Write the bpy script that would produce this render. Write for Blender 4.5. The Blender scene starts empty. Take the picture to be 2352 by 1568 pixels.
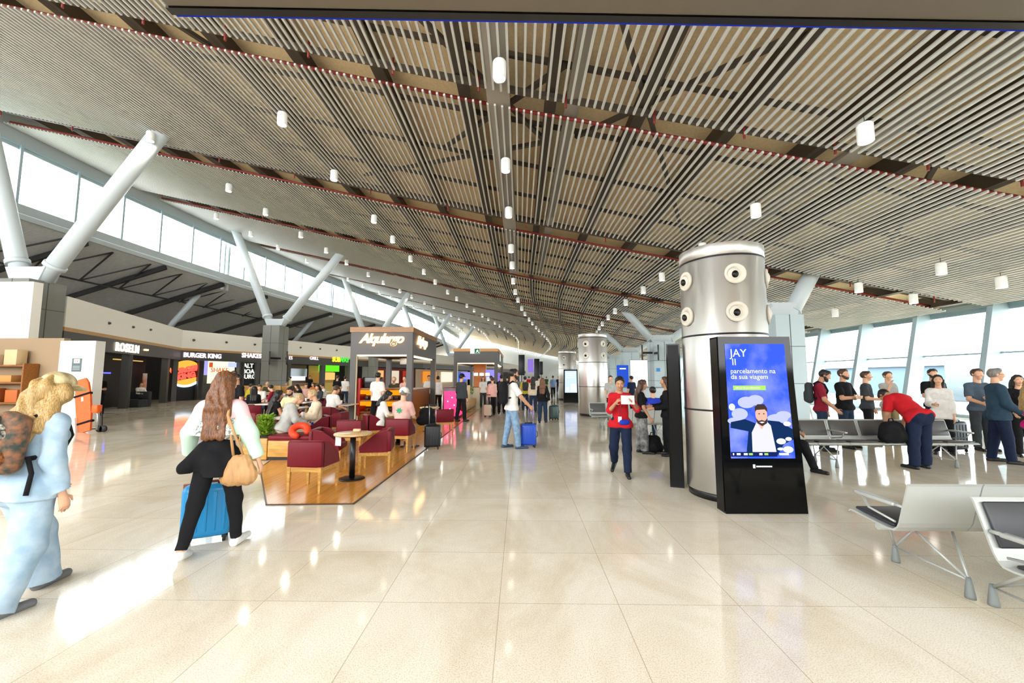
import bpy, bmesh, math, random
import numpy as np
from mathutils import Vector, Matrix, Euler
S = bpy.context.scene
COL = S.collection
random.seed(7)
R = math.radians
PI = math.pi

# ---------------------------------------------------------------- camera
FPX = 941.0                      # focal length in pixels of the 2352-wide frame
EYE = Vector((0.0, 0.0, 1.65))
TILT, YAW = R(5.0), 0.018
cam_data = bpy.data.cameras.new('camera')
cam_data.sensor_width = 36.0
cam_data.lens = 36.0 * FPX / 2352.0
cam_data.clip_end = 2000
cam = bpy.data.objects.new('camera', cam_data)
COL.objects.link(cam)
cam.location = EYE
cam.rotation_euler = Euler((R(90) + TILT, 0.0, YAW), 'XYZ')
S.camera = cam
CR = cam.rotation_euler.to_matrix()

# ---------------------------------------------------------------- sky, exposure
wd = bpy.data.worlds.new('world'); S.world = wd; wd.use_nodes = True
wn = wd.node_tree.nodes; wn.clear()
wo = wn.new('ShaderNodeOutputWorld'); wb = wn.new('ShaderNodeBackground')
wb.inputs['Color'].default_value = (0.96, 0.98, 1.0, 1); wb.inputs['Strength'].default_value = 7.4
wd.node_tree.links.new(wb.outputs[0], wo.inputs[0])
S.view_settings.view_transform = 'Standard'
S.view_settings.look = 'None'
S.view_settings.gamma = 1.0
S.view_settings.exposure = 0.46
S.view_settings.use_curve_mapping = False
try:
    S.cycles.use_denoising = True
    S.cycles.max_bounces = 7; S.cycles.diffuse_bounces = 4; S.cycles.glossy_bounces = 4
    S.cycles.transparent_max_bounces = 12
    S.cycles.sample_clamp_indirect = 6.0
    S.cycles.caustics_reflective = False; S.cycles.caustics_refractive = False
except Exception:
    pass
LAMP_STRENGTH = 16.0

# ---------------------------------------------------------------- measuring helpers (pixels -> the place)
def ray(u, v):
    return CR @ Vector(((u - 1176.0) / FPX, (784.0 - v) / FPX, -1.0))
def G(u, v, z=0.0):              # where the ground (or level z) lies under a picture point
    d = ray(u, v); t = (z - EYE.z) / d.z
    p = EYE + d * t
    return Vector((p.x, p.y, z))
def D(u, v, y):                  # point on the plane y = const
    d = ray(u, v); t = (y - EYE.y) / d.y
    return EYE + d * t
def bend(y):                     # the concourse swings gently to the right further on
    t = min(1.0, max(0.0, (y - 25.0) / 65.0))
    return 7.0 * t * t * (3 - 2 * t)

# ---------------------------------------------------------------- materials
def lin(c):
    if isinstance(c, str):
        c = tuple(int(c[i:i + 2], 16) / 255.0 for i in (0, 2, 4))
    return tuple(x / 12.92 if x <= 0.04045 else ((x + 0.055) / 1.055) ** 2.4 for x in c)
MATS = {}
def mat(name, col='808080', rough=0.5, metal=0.0, noise=0.0, nscale=8.0, col2=None, bump=0.0, emit=0.0, spec=0.5, coat=0.0, stretch=None, sheen=0.0):
    if name in MATS: return MATS[name]
    m = bpy.data.materials.new(name); m.use_nodes = True
    nt = m.node_tree; b = nt.nodes['Principled BSDF']
    c = lin(col)
    b.inputs['Base Color'].default_value = (*c, 1)
    b.inputs['Roughness'].default_value = rough
    b.inputs['Metallic'].default_value = metal
    b.inputs['Specular IOR Level'].default_value = spec
    if coat: b.inputs['Coat Weight'].default_value = coat; b.inputs['Coat Roughness'].default_value = 0.1
    if sheen: b.inputs['Sheen Weight'].default_value = sheen
    if emit:
        b.inputs['Emission Color'].default_value = (*c, 1); b.inputs['Emission Strength'].default_value = emit
    if noise or col2 or bump:
        tc = nt.nodes.new('ShaderNodeTexCoord'); mp = nt.nodes.new('ShaderNodeMapping')
        nt.links.new(tc.outputs['Object'], mp.inputs[0])
        if stretch: mp.inputs['Scale'].default_value = stretch
        n = nt.nodes.new('ShaderNodeTexNoise'); n.inputs['Scale'].default_value = nscale; n.inputs['Detail'].default_value = 4
        nt.links.new(mp.outputs[0], n.inputs['Vector'])
        if noise or col2:
            r = nt.nodes.new('ShaderNodeValToRGB')
            c2 = lin(col2) if col2 else tuple(x * (1 - noise) for x in c)
            r.color_ramp.elements[0].position = 0.35; r.color_ramp.elements[1].position = 0.65
            r.color_ramp.elements[0].color = (*c2, 1); r.color_ramp.elements[1].color = (*c, 1)
            nt.links.new(n.outputs[0], r.inputs[0]); nt.links.new(r.outputs[0], b.inputs['Base Color'])
        if bump:
            bp = nt.nodes.new('ShaderNodeBump'); bp.inputs['Strength'].default_value = bump; bp.inputs['Distance'].default_value = 0.02
            nt.links.new(n.outputs[0], bp.inputs['Height']); nt.links.new(bp.outputs[0], b.inputs['Normal'])
    MATS[name] = m
    return m
def glow(name, col, strength):
    if name in MATS: return MATS[name]
    m = bpy.data.materials.new(name); m.use_nodes = True
    nt = m.node_tree; nt.nodes.clear()
    o = nt.nodes.new('ShaderNodeOutputMaterial'); e = nt.nodes.new('ShaderNodeEmission')
    e.inputs[0].default_value = (*lin(col), 1); e.inputs[1].default_value = strength
    nt.links.new(e.outputs[0], o.inputs[0]); MATS[name] = m
    return m
def glass(name, tint='f4fbfb', refl=0.08, veil=0.0):
    if name in MATS: return MATS[name]
    m = bpy.data.materials.new(name); m.use_nodes = True
    nt = m.node_tree; nt.nodes.clear()
    o = nt.nodes.new('ShaderNodeOutputMaterial'); t = nt.nodes.new('ShaderNodeBsdfTransparent')
    g = nt.nodes.new('ShaderNodeBsdfGlossy'); g.inputs['Roughness'].default_value = 0.02
    t.inputs[0].default_value = (*lin(tint), 1)
    mx = nt.nodes.new('ShaderNodeMixShader'); lw = nt.nodes.new('ShaderNodeLayerWeight')
    pw = nt.nodes.new('ShaderNodeMath'); pw.operation = 'POWER'; pw.inputs[1].default_value = 7.0
    ma = nt.nodes.new('ShaderNodeMath'); ma.operation = 'MULTIPLY_ADD'; ma.inputs[1].default_value = 0.7; ma.inputs[2].default_value = refl * 0.5
    nt.links.new(lw.outputs['Facing'], pw.inputs[0]); nt.links.new(pw.outputs[0], ma.inputs[0]); nt.links.new(ma.outputs[0], mx.inputs[0])
    nt.links.new(t.outputs[0], mx.inputs[1]); nt.links.new(g.outputs[0], mx.inputs[2])
    nt.links.new(mx.outputs[0], o.inputs[0]); MATS[name] = m
    return m
def wood(name, c1, c2, rough=0.4, scale=(1, 12, 12)):
    return mat(name, c1, rough, col2=c2, nscale=3.0, stretch=scale)

# ---------------------------------------------------------------- mesh building
class MB:
    def __init__(self): self.v = []; self.f = []; self.mi = []; self.cur = 0; self.smooth = []
    def add(self, vs, fs, sm=False):
        o = len(self.v); self.v += [tuple(p) for p in vs]
        for f in fs: self.f.append(tuple(i + o for i in f)); self.mi.append(self.cur); self.smooth.append(sm)
        return self
    def box(self, x0, x1, y0, y1, z0, z1, M=None):
        vs = [Vector((x, y, z)) for z in (z0, z1) for y in (y0, y1) for x in (x0, x1)]
        if M is not None: vs = [M @ p for p in vs]
        return self.add(vs, [(0, 2, 3, 1), (4, 5, 7, 6), (0, 1, 5, 4), (2, 6, 7, 3), (0, 4, 6, 2), (1, 3, 7, 5)])
    def rbox(self, x0, x1, y0, y1, z0, z1, r=0.02, M=None, seg=2):
        bm = bmesh.new()
        bmesh.ops.create_cube(bm, size=1.0)
        for p in bm.verts:
            p.co = Vector(((x0 + x1) / 2 + p.co.x * (x1 - x0), (y0 + y1) / 2 + p.co.y * (y1 - y0), (z0 + z1) / 2 + p.co.z * (z1 - z0)))
        r = min(r, 0.49 * min(x1 - x0, y1 - y0, z1 - z0))
        bmesh.ops.bevel(bm, geom=bm.edges[:], offset=r, segments=seg, profile=0.5, affect='EDGES')
        bm.verts.index_update()
        vs = [M @ p.co if M is not None else p.co.copy() for p in bm.verts]
        fs = [tuple(q.index for q in f.verts) for f in bm.faces]
        bm.free()
        return self.add(vs, fs, True)
    def bar(self, a, b, w, h=None, up=(0, 0, 1)):       # rectangular bar between two points
        a = Vector(a); b = Vector(b); h = h or w
        d = (b - a); L = d.length
        if L < 1e-6: return self
        d /= L; u = Vector(up)
        if abs(d.dot(u)) > 0.99: u = Vector((0, 1, 0))
        s = d.cross(u).normalized(); u = s.cross(d)
        vs = []
        for p in (a, b):
            for i, j in ((-1, -1), (1, -1), (1, 1), (-1, 1)): vs.append(p + s * (i * w / 2) + u * (j * h / 2))
        return self.add(vs, [(3, 2, 1, 0), (4, 5, 6, 7), (0, 1, 5, 4), (1, 2, 6, 5), (2, 3, 7, 6), (3, 0, 4, 7)])
    def tube(self, pts, r, n=10, cap=True):
        pts = [Vector(p) for p in pts]; rs = r if isinstance(r, (list, tuple)) else [r] * len(pts)
        vs = []; N = len(pts); prev = None
        for i, p in enumerate(pts):
            d = (pts[min(i + 1, N - 1)] - pts[max(i - 1, 0)]).normalized()
            if prev is None:
                u = Vector((0, 0, 1)) if abs(d.z) < 0.9 else Vector((1, 0, 0))
            else: u = prev
            s = d.cross(u).normalized(); u = s.cross(d).normalized(); prev = u
            for k in range(n):
                a = 2 * PI * k / n
                vs.append(p + (s * math.cos(a) + u * math.sin(a)) * rs[i])
        fs = []
        for i in range(N - 1):
            for k in range(n):
                k2 = (k + 1) % n
                fs.append((i * n + k, i * n + k2, (i + 1) * n + k2, (i + 1) * n + k))
        self.add(vs, fs, True)
        if cap:
            o = len(self.v) - len(vs)
            self.f.append(tuple(o + k for k in reversed(range(n)))); self.mi.append(self.cur); self.smooth.append(False)
            self.f.append(tuple(o + (N - 1) * n + k for k in range(n))); self.mi.append(self.cur); self.smooth.append(False)
        return self
    def lathe(self, prof, c=(0, 0, 0), n=32, M=None, flat=False):   # prof: (r, z) from bottom to top
        vs = []; c = Vector(c)
        for r, z in prof:
            for k in range(n):
                a = 2 * PI * k / n
                p = Vector((r * math.cos(a), r * math.sin(a), z))
                vs.append(c + (M @ p if M is not None else p))
        fs = []
        for i in range(len(prof) - 1):
            for k in range(n):
                k2 = (k + 1) % n
                fs.append((i * n + k, i * n + k2, (i + 1) * n + k2, (i + 1) * n + k))
        L = len(prof)
        if prof[0][0] > 1e-5: fs.append(tuple(reversed(range(n))))
        if prof[-1][0] > 1e-5: fs.append(tuple((L - 1) * n + k for k in range(n)))
        return self.add(vs, fs, not flat)
    def prism(self, pts, z0, z1, M=None):               # outline in the xy plane, extruded along z
        n = len(pts)
        vs = [Vector((x, y, z0)) for x, y in pts] + [Vector((x, y, z1)) for x, y in pts]
        if M is not None: vs = [M @ p for p in vs]
        fs = [tuple(reversed(range(n))), tuple(range(n, 2 * n))] + [(i, (i + 1) % n, n + (i + 1) % n, n + i) for i in range(n)]
        return self.add(vs, fs)
    def sphere(self, c, r, n=16, m=10, sc=(1, 1, 1)):
        c = Vector(c); prof = []
        vs = []; 
        for i in range(m + 1):
            t = PI * i / m
            rr = math.sin(t) * r; z = -math.cos(t) * r
            for k in range(n):
                a = 2 * PI * k / n
                vs.append(c + Vector((rr * math.cos(a) * sc[0], rr * math.sin(a) * sc[1], z * sc[2])))
        fs = [(i * n + k, i * n + (k + 1) % n, (i + 1) * n + (k + 1) % n, (i + 1) * n + k) for i in range(m) for k in range(n)]
        return self.add(vs, fs, True)
    def build(self, name, mats, parent=None, loc=None, rot=None):
        me = bpy.data.meshes.new(name)
        me.from_pydata(self.v, [], self.f)
        if not isinstance(mats, (list, tuple)): mats = [mats]
        for m in mats: me.materials.append(m)
        me.polygons.foreach_set('material_index', self.mi)
        me.polygons.foreach_set('use_smooth', self.smooth)
        me.validate(); me.update()
        o = bpy.data.objects.new(name, me); COL.objects.link(o)
        if parent is not None: o.parent = parent
        if loc is not None: o.location = loc
        if rot is not None: o.rotation_euler = rot
        return o
def tag(o, label=None, cat=None, group=None, kind=None):
    if label: o['label'] = label
    if cat: o['category'] = cat
    if group: o['group'] = group
    if kind: o['kind'] = kind
    return o
def empty(name, loc=(0, 0, 0), rz=0.0, label=None, cat=None, group=None):
    o = bpy.data.objects.new(name, None); COL.objects.link(o)
    o.empty_display_size = 0.2
    o.location = loc; o.rotation_euler = (0, 0, rz)
    return tag(o, label, cat, group)
def copy_tree(o, parent=None):
    c = o.copy(); COL.objects.link(c)
    if parent is not None: c.parent = parent
    for ch in list(o.children): copy_tree(ch, c)
    return c
def struct(mb, name, m, label=None):
    o = mb.build(name, m); o['kind'] = 'structure'
    if label: o['label'] = label
    return o
def text(name, body, size, m, parent=None, loc=(0, 0, 0), rot=(R(90), 0, 0), depth=0.01, align='CENTER', shear=0.0, space=1.0, bold=0.0, xscale=1.0):
    cu = bpy.data.curves.new(name + '_curve', 'FONT')
    cu.body = body; cu.size = size; cu.extrude = depth; cu.align_x = align; cu.align_y = 'CENTER'
    cu.shear = shear; cu.space_character = space; cu.offset = bold; cu.resolution_u = 3
    t = bpy.data.objects.new(name + '_text', cu); COL.objects.link(t)
    dg = bpy.context.evaluated_depsgraph_get()
    me = bpy.data.meshes.new_from_object(t.evaluated_get(dg))
    bpy.data.objects.remove(t); bpy.data.curves.remove(cu)
    me.materials.clear(); me.materials.append(m); me.name = name
    if xscale != 1.0:
        for p in me.vertices: p.co.x *= xscale
    o = bpy.data.objects.new(name, me); COL.objects.link(o)
    o.location = loc; o.rotation_euler = rot
    if parent is not None: o.parent = parent
    return o
# ================================================================= THE HALL
def floor_material():
    m = bpy.data.materials.new('polished_granite'); m.use_nodes = True
    nt = m.node_tree; L = nt.links; b = nt.nodes['Principled BSDF']
    tc = nt.nodes.new('ShaderNodeTexCoord')
    n1 = nt.nodes.new('ShaderNodeTexNoise'); n1.inputs['Scale'].default_value = 1.1; n1.inputs['Detail'].default_value = 9; n1.inputs['Roughness'].default_value = 0.66; n1.inputs['Distortion'].default_value = 0.8
    mp = nt.nodes.new('ShaderNodeMapping'); mp.inputs['Scale'].default_value = (1.0, 0.55, 1); mp.inputs['Rotation'].default_value = (0, 0, 0.5)
    L.new(tc.outputs['Object'], mp.inputs[0]); L.new(mp.outputs[0], n1.inputs['Vector'])
    r1 = nt.nodes.new('ShaderNodeValToRGB')
    r1.color_ramp.elements[0].position = 0.30; r1.color_ramp.elements[0].color = (*lin('dccfb6'), 1)
    r1.color_ramp.elements[1].position = 0.60; r1.color_ramp.elements[1].color = (*lin('f2ebdc'), 1)
    L.new(n1.outputs[0], r1.inputs[0])
    n2 = nt.nodes.new('ShaderNodeTexNoise'); n2.inputs['Scale'].default_value = 120; n2.inputs['Detail'].default_value = 3
    L.new(tc.outputs['Object'], n2.inputs['Vector'])
    r2 = nt.nodes.new('ShaderNodeValToRGB')
    r2.color_ramp.elements[0].position = 0.36; r2.color_ramp.elements[0].color = (0.62, 0.56, 0.46, 1)
    r2.color_ramp.elements[1].position = 0.52; r2.color_ramp.elements[1].color = (1, 1, 1, 1)
    L.new(n2.outputs[0], r2.inputs[0])
    mx = nt.nodes.new('ShaderNodeMix'); mx.data_type = 'RGBA'; mx.blend_type = 'MULTIPLY'; mx.inputs[0].default_value = 0.55
    L.new(r1.outputs[0], mx.inputs[6]); L.new(r2.outputs[0], mx.inputs[7])
    br = nt.nodes.new('ShaderNodeTexBrick'); br.offset = 0.0; br.squash = 1.0
    br.inputs['Color1'].default_value = (1, 1, 1, 1); br.inputs['Color2'].default_value = (0.93, 0.925, 0.91, 1); br.inputs['Mortar'].default_value = (0.66, 0.61, 0.54, 1)
    br.inputs['Scale'].default_value = 1.0; br.inputs['Mortar Size'].default_value = 0.0035; br.inputs['Mortar Smooth'].default_value = 0.3
    br.inputs['Brick Width'].default_value = 0.87; br.inputs['Row Height'].default_value = 0.87
    mb_ = nt.nodes.new('ShaderNodeMapping'); mb_.inputs['Location'].default_value = (0.15 + 0.87 * 0, -2.29, 0)
    L.new(tc.outputs['Object'], mb_.inputs[0]); L.new(mb_.outputs[0], br.inputs['Vector'])
    m2 = nt.nodes.new('ShaderNodeMix'); m2.data_type = 'RGBA'; m2.blend_type = 'MULTIPLY'; m2.inputs[0].default_value = 1.0
    L.new(mx.outputs[2], m2.inputs[6]); L.new(br.outputs['Color'], m2.inputs[7])
    L.new(m2.outputs[2], b.inputs['Base Color'])
    b.inputs['Roughness'].default_value = 0.08
    b.inputs['Specular IOR Level'].default_value = 0.36
    return m
M_floor = floor_material()
floor = struct(MB().box(-60, 30, -14, 140, -0.3, 0.0), 'floor', M_floor)

# ceiling plane: underside of the slats, sloping down to the right
def zs(x, y=0):
    return 8.15 - (0.226 if x < 0 else 0.196) * x
XL, XR = -24.5, 18.6
M_slat = mat('slat_aluminium', 'c6c7c2', 0.45, 0.0)
M_deck = mat('wood_wool_deck', 'fbe3b6', 0.9, noise=0.12, nscale=14)
M_beam = mat('dark_steel', '544b42', 0.6)
M_red = mat('sprinkler_red', '8c2a22', 0.5)
M_lsteel = mat('painted_steel', 'c3ccd0', 0.4)
GAPS = [(8.95, 9.5), (16.6, 18.0), (25.0, 26.4), (35.0, 36.4), (45.5, 46.7), (56, 57.2), (67, 68.2), (79, 80.2), (92, 93.4), (107, 108.4)]
bays = []; ya = -9.0
for g0, g1 in GAPS: bays.append((ya, g0)); ya = g1
bays.append((ya, 134.0))
def ysteps(y0, y1):
    if y1 <= 25: return [y0, y1]
    n = max(1, int((y1 - y0) / 3.5)); return [y0 + (y1 - y0) * i / n for i in range(n + 1)]
for y0, y1 in bays:
    b = MB(); far = y0 > 50
    sp = 0.179 if not far else 0.358
    hw = 0.024 if not far else 0.07; ht = 0.055
    x = XL + 0.1
    ys = ysteps(y0, y1)
    while x < XR:
        z = zs(x)
        for a, c in zip(ys[:-1], ys[1:]):
            o0, o1 = bend(a), bend(c)
            vs = [(x - hw + o0, a, z), (x + hw + o0, a, z), (x + hw + o1, c, z), (x - hw + o1, c, z)]
            b.add(vs + [(p[0], p[1], p[2] + ht) for p in vs], [(3, 2, 1, 0), (4, 5, 6, 7), (0, 1, 5, 4), (1, 2, 6, 5), (2, 3, 7, 6), (3, 0, 4, 7)])
        x += sp
    struct(b, 'ceiling_slats', M_slat, 'white aluminium ceiling slats in one bay between two open gaps')
# deck above the slats
def zdeck(x): return zs(x) + (1.05 if x < 13 else 1.05 - 0.5 * (x - 13) / (XR - 12.1))
b = MB(); ys = [-9.2, 10, 25] + [25 + 4.0 * i for i in range(1, 28)]
for a, c in zip(ys[:-1], ys[1:]):
  for xa, xc in ((XL - 0.4, 0), (0, 13), (13, XR + 0.9)):
    o0, o1 = bend(a), bend(c)
    vs = [(xa + o0, a, zdeck(xa)), (xc + o0, a, zdeck(xc)), (xc + o1, c, zdeck(xc)), (xa + o1, c, zdeck(xa))]
    b.add(vs + [(p[0], p[1], p[2] + 0.2) for p in vs], [(3, 2, 1, 0), (4, 5, 6, 7), (0, 1, 5, 4), (1, 2, 6, 5), (2, 3, 7, 6), (3, 0, 4, 7)])
struct(b, 'ceiling', M_deck)
# long steel beams above the slats
xb = [-23.2 + 2.18 * i for i in range(20)]
for i, x in enumerate(xb):
    b = MB(); zt = zdeck(x) - 0.02; zb = max(zs(x) + 0.1, zt - 0.6)
    for a, c in zip(ys[:-1], ys[1:]):
        if a > 100: break
        o0, o1 = bend(a), bend(c)
        b.bar((x + o0, a, zb + 0.02), (x + o1, c, zb + 0.02), 0.30, 0.03)
        b.bar((x + o0, a, (zt + zb) / 2), (x + o1, c, (zt + zb) / 2), 0.03, zt - zb)
    struct(b, 'ceiling_beam', M_beam, 'long dark steel roof beam above the slats')
b = MB(); yy = -3.0
while yy < 62:                               # purlins under the deck
    o = bend(yy)
    b.bar((XL + o, yy, zdeck(XL) - 0.25), (o, yy, zdeck(0) - 0.25), 0.09, 0.12); b.bar((o, yy, zdeck(0) - 0.25), (XR + o, yy, zdeck(XR) - 0.1), 0.09, 0.12); yy += 2.35
struct(b, 'ceiling_purlins', M_beam)
b = MB(); rp = MB()
for i, (g0, g1) in enumerate(GAPS[:6]):      # edge beams and red sprinkler pipes along the gaps
    yc = (g0 + g1) / 2; o = bend(yc)
    for xa, xc in ((XL, 0), (0, XR)):
        b.bar((xa + o, yc, zs(xa) + 0.30), (xc + o, yc, zs(xc) + 0.30), 0.12, 0.12)
        rp.tube([(xa + o, g1 + 0.3, zs(xa) + 0.22), (xc + o, g1 + 0.3, zs(xc) + 0.22)], 0.045, 6)
    x = XL + 1.0
    while x < XR:
        rp.tube([(x + o, yc - 0.12, zs(x) + 0.0), (x + o, yc - 0.12, zs(x) + 0.42)], 0.028, 6)
        x += 2.05 if i < 1 else 3.4
struct(b, 'ceiling_gap_beams', M_beam)
struct(rp, 'ceiling_sprinkler_pipes', M_red)
b = MB()                                     # diagonal wind bracing seen through the slats
for x0, y0, x1, y1 in ((-6.5, 2.5, 0.8, 11.5), (0.8, 11.5, -6.5, 16.5), (1.6, 6.5, 6.5, 16.0), (6.5, 5, 1.6, 11.0), (9, 8, 14, 16), (-2.5, 13, 1.0, 8.5), (-13, 4, -7, 12)):
    b.bar((x0, y0, zs(x0) + 0.55), (x1, y1, zs(x1) + 0.55), 0.11, 0.11)
struct(b, 'ceiling_bracing', M_beam)
M_duct = mat('duct_grey', '9a948a', 0.5)
b = MB()                                     # ducts and cable trays lying above the slats
b.bar((-0.6, -2, zs(0) + 0.35), (-0.35, 26, zs(0) + 0.35), 0.55, 0.3)
b.bar((7.9, -2, zs(7.9) + 0.3), (7.9, 25, zs(7.9) + 0.3), 0.45, 0.12)
b.bar((1.3, -2, zs(1.3) + 0.35), (1.3, 25, zs(1.3) + 0.35), 0.34, 0.1)
struct(b, 'ceiling_ducts', M_duct)

# ---------------------------------------------------------------- left: clerestory and the low roof beyond it
M_pane = glass('clear_pane')
M_mull = mat('window_grey', '9fb0b8', 0.4)
CX, CZ0, CZ1 = -24.6, 10.08, 13.1
yw = 3.0; wi = 1; sw = []
while yw < 118:
    w = 2.65; o0, o1 = bend(yw), bend(yw + w)
    b = MB(); xo0, xo1 = CX + o0, CX + o1
    b.bar((xo0, yw, CZ0), (xo0, yw, CZ1), 0.16, 0.12)
    b.bar((xo0, yw, CZ0 + 0.03), (xo1, yw + w, CZ0 + 0.03), 0.08, 0.1)
    b.bar((xo0, yw, CZ1 - 0.03), (xo1, yw + w, CZ1 - 0.03), 0.08, 0.1)
    fr = struct(b, 'window_%d' % wi, M_mull); wi += 1
    p = MB().add([(xo0, yw, CZ0), (xo1, yw + w, CZ0), (xo1, yw + w, CZ1), (xo0, yw, CZ1)], [(0, 1, 2, 3)])
    p.build('pane', M_pane, fr)
    yw += w
M_sill = mat('sill_grey', 'a9b2b4', 0.5)
M_low = mat('low_roof_sheet', 'cfd1d2', 0.7, noise=0.2, nscale=3, stretch=(1, 6, 1))
M_lowb = mat('low_roof_beam', '2b2a2b', 0.6)
def zlow(x): return 9.4 + 0.31 * (x + 24.8)
b = MB(); b2 = MB(); yl = [-9.2, 8, 25] + [25 + 5.0 * i for i in range(1, 20)]
for a, c in zip(yl[:-1], yl[1:]):
    o0, o1 = bend(a), bend(c)
    b.bar((CX - 0.05 + o0, a, 9.9), (CX - 0.05 + o1, c, 9.9), 0.3, 0.42)
    b.bar((CX + 0.25 + o0, a, 9.45), (CX + 0.25 + o1, c, 9.45), 0.2, 0.24)
    b2.add([(CX - 0.1 + o0, a, zlow(CX - .1)), (CX - 0.1 + o1, c, zlow(CX - .1)), (-52 + o1, c, zlow(-52)), (-52 + o0, a, zlow(-52)),
            (CX - 0.1 + o0, a, zlow(CX - .1) + .2), (CX - 0.1 + o1, c, zlow(CX - .1) + .2), (-52 + o1, c, zlow(-52) + .2), (-52 + o0, a, zlow(-52) + .2)],
           [(0, 1, 2, 3), (7, 6, 5, 4), (0, 4, 5, 1), (1, 5, 6, 2), (2, 6, 7, 3), (3, 7, 4, 0)])

for a, c in zip(yl[:-1], yl[1:]):
    b.bar((CX - 0.1 + bend(a), a, 13.8), (CX - 0.1 + bend(c), c, 13.8), 0.1, 1.9)
struct(b, 'trim_1', M_sill); struct(b2, 'ceiling_low_roof', M_low)
b = MB(); yy = 1.5; k = 0
while yy < 100:
    o = bend(yy); wdt = 0.34 if k % 3 == 0 else 0.18
    b.bar((CX + o, yy, zlow(CX) - 0.2), (-51 + o, yy, zlow(-51) - 0.2), wdt, 0.28); yy += 5.2; k += 1
b.bar((-28.4, -5, zlow(-28.4) - 0.4), (-28.4, 26, zlow(-28.4) - 0.4), 0.1); b.bar((-28.4, 26, zlow(-28.4) - 0.4), (-27, 60, zlow(-28.4) - 0.4), 0.1)
yy = 6.0
while yy < 60:
    b.bar((CX - 0.4, yy, zlow(CX) - 0.15), (-28.4, yy + 1.3, zlow(-28.4) - 0.4), 0.07)
    b.bar((-28.4, yy + 1.3, zlow(-28.4) - 0.4), (CX - 0.4, yy + 2.6, zlow(CX) - 0.15), 0.07); yy += 2.6
struct(b, 'ceiling_low_roof_beams', M_lowb)

# ---------------------------------------------------------------- white band and shop walls on the left
M_band = mat('white_band', 'f3f0e6', 0.6)
M_bandw = wood('band_wood', 'c9a066', 'b98b52')
M_shop = mat('shop_panel_grey', '4d4c49', 0.5)
M_black = mat('matt_black', '0f1012', 0.5)
ZB, ZT = 3.6, 5.0
A0, A1, B0, B1 = (-18.7, 16.4), (-23.2, 27.0), (-23.9, 28.5), (-17.5, 46.5)
PATH = [A0, A1, B0, B1, (-13.2, 56), (-8.0, 76), (-2.5, 100), (2.0, 130)]
def ribbon(mb, pts, z0, z1, th):
    for (xa, ya_), (xb_, yb_) in zip(pts[:-1], pts[1:]):
        n = Vector((yb_ - ya_, -(xb_ - xa), 0)).normalized() * th     # towards the hall
        vs = [(xa, ya_, z0), (xb_, yb_, z0), (xb_ + n.x, yb_ + n.y, z0), (xa + n.x, ya_ + n.y, z0)]
        mb.add(vs + [(p[0], p[1], z1) for p in vs], [(3, 2, 1, 0), (4, 5, 6, 7), (0, 1, 5, 4), (1, 2, 6, 5), (2, 3, 7, 6), (3, 0, 4, 7)])
b = MB(); ribbon(b, PATH, ZB + 0.12, ZT, -0.35); struct(b, 'wall_left', M_band)
b = MB(); ribbon(b, PATH, ZB - 0.04, ZB + 0.12, -0.37); struct(b, 'trim_2', M_bandw)
b = MB(); ribbon(b, PATH, ZB - 0.72, ZB - 0.04, -0.25); struct(b, 'wall_left_sign_band', M_shop)
back = [(x - 4.0, y + 1.2) for x, y in PATH[:2]] + [(x - 3.2, y + 3.2) for x, y in PATH[2:4]] + [(x - 2, y + 3.2) for x, y in PATH[4:]]
b = MB(); ribbon(b, back, 0, ZB, -0.2); struct(b, 'wall_left_shop_backs', mat('shop_dark', '1c1a1a', 0.8))
def onwall(P, Q, u, v=866):
    """point of the vertical wall through P, Q (plan) under the picture point"""
    d = ray(u, v); e = Vector((Q[0] - P[0], Q[1] - P[1])); 
    den = d.x * e.y - d.y * e.x
    t = (P[0] * e.y - P[1] * e.x) / den
    return EYE + d * t
def wall_frame(P, Q, p, off=0.0):            # matrix: x along the wall, y into the wall, z up
    e = Vector((Q[0] - P[0], Q[1] - P[1], 0)).normalized(); n = Vector((-e.y, e.x, 0))
    o = Vector((p.x, p.y, 0)) - n * off
    return Matrix(((e.x, n.x, 0, o.x), (e.y, n.y, 0, o.y), (0, 0, 1, 0), (0, 0, 0, 1)))

# ---------------------------------------------------------------- right: inclined window wall
M_fin = mat('facade_fin', '8fa3ad', 0.4)
yw = -8.3; k = 1
def XG(z): return 18.35 + 0.22 * z
while yw < 110:
    w = 3.1; o0, o1 = bend(yw), bend(yw + w); b = MB()
    zt = zs(XR) + 0.25
    b.bar((XG(0) - 0.25 + o0, yw, 0), (XG(zt) - 0.25 + o0, yw, zt), 0.62, 0.22, up=(0, 1, 0))
    for z, hh in ((0.06, 0.12), (2.62, 0.07), (zt - 0.1, 0.2)):
        b.bar((XG(z) + o0, yw, z), (XG(z) + o1, yw + w, z), 0.09, hh)
    fr = struct(b, 'window_%d' % (100 + k), M_fin); k += 1
    MB().add([(XG(0) + o0, yw, 0), (XG(0) + o1, yw + w, 0), (XG(zt) + o1, yw + w, zt), (XG(zt) + o0, yw, zt)], [(0, 1, 2, 3)]).build('pane', M_pane, fr)
    yw += w
b = MB()
for a, c in zip(yl[:-1], yl[1:]):
    b.bar((XG(4.9) + bend(a), a, 4.95), (XG(4.9) + bend(c), c, 4.95), 0.1, 1.2)
struct(b, 'trim_6', M_fin)
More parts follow.
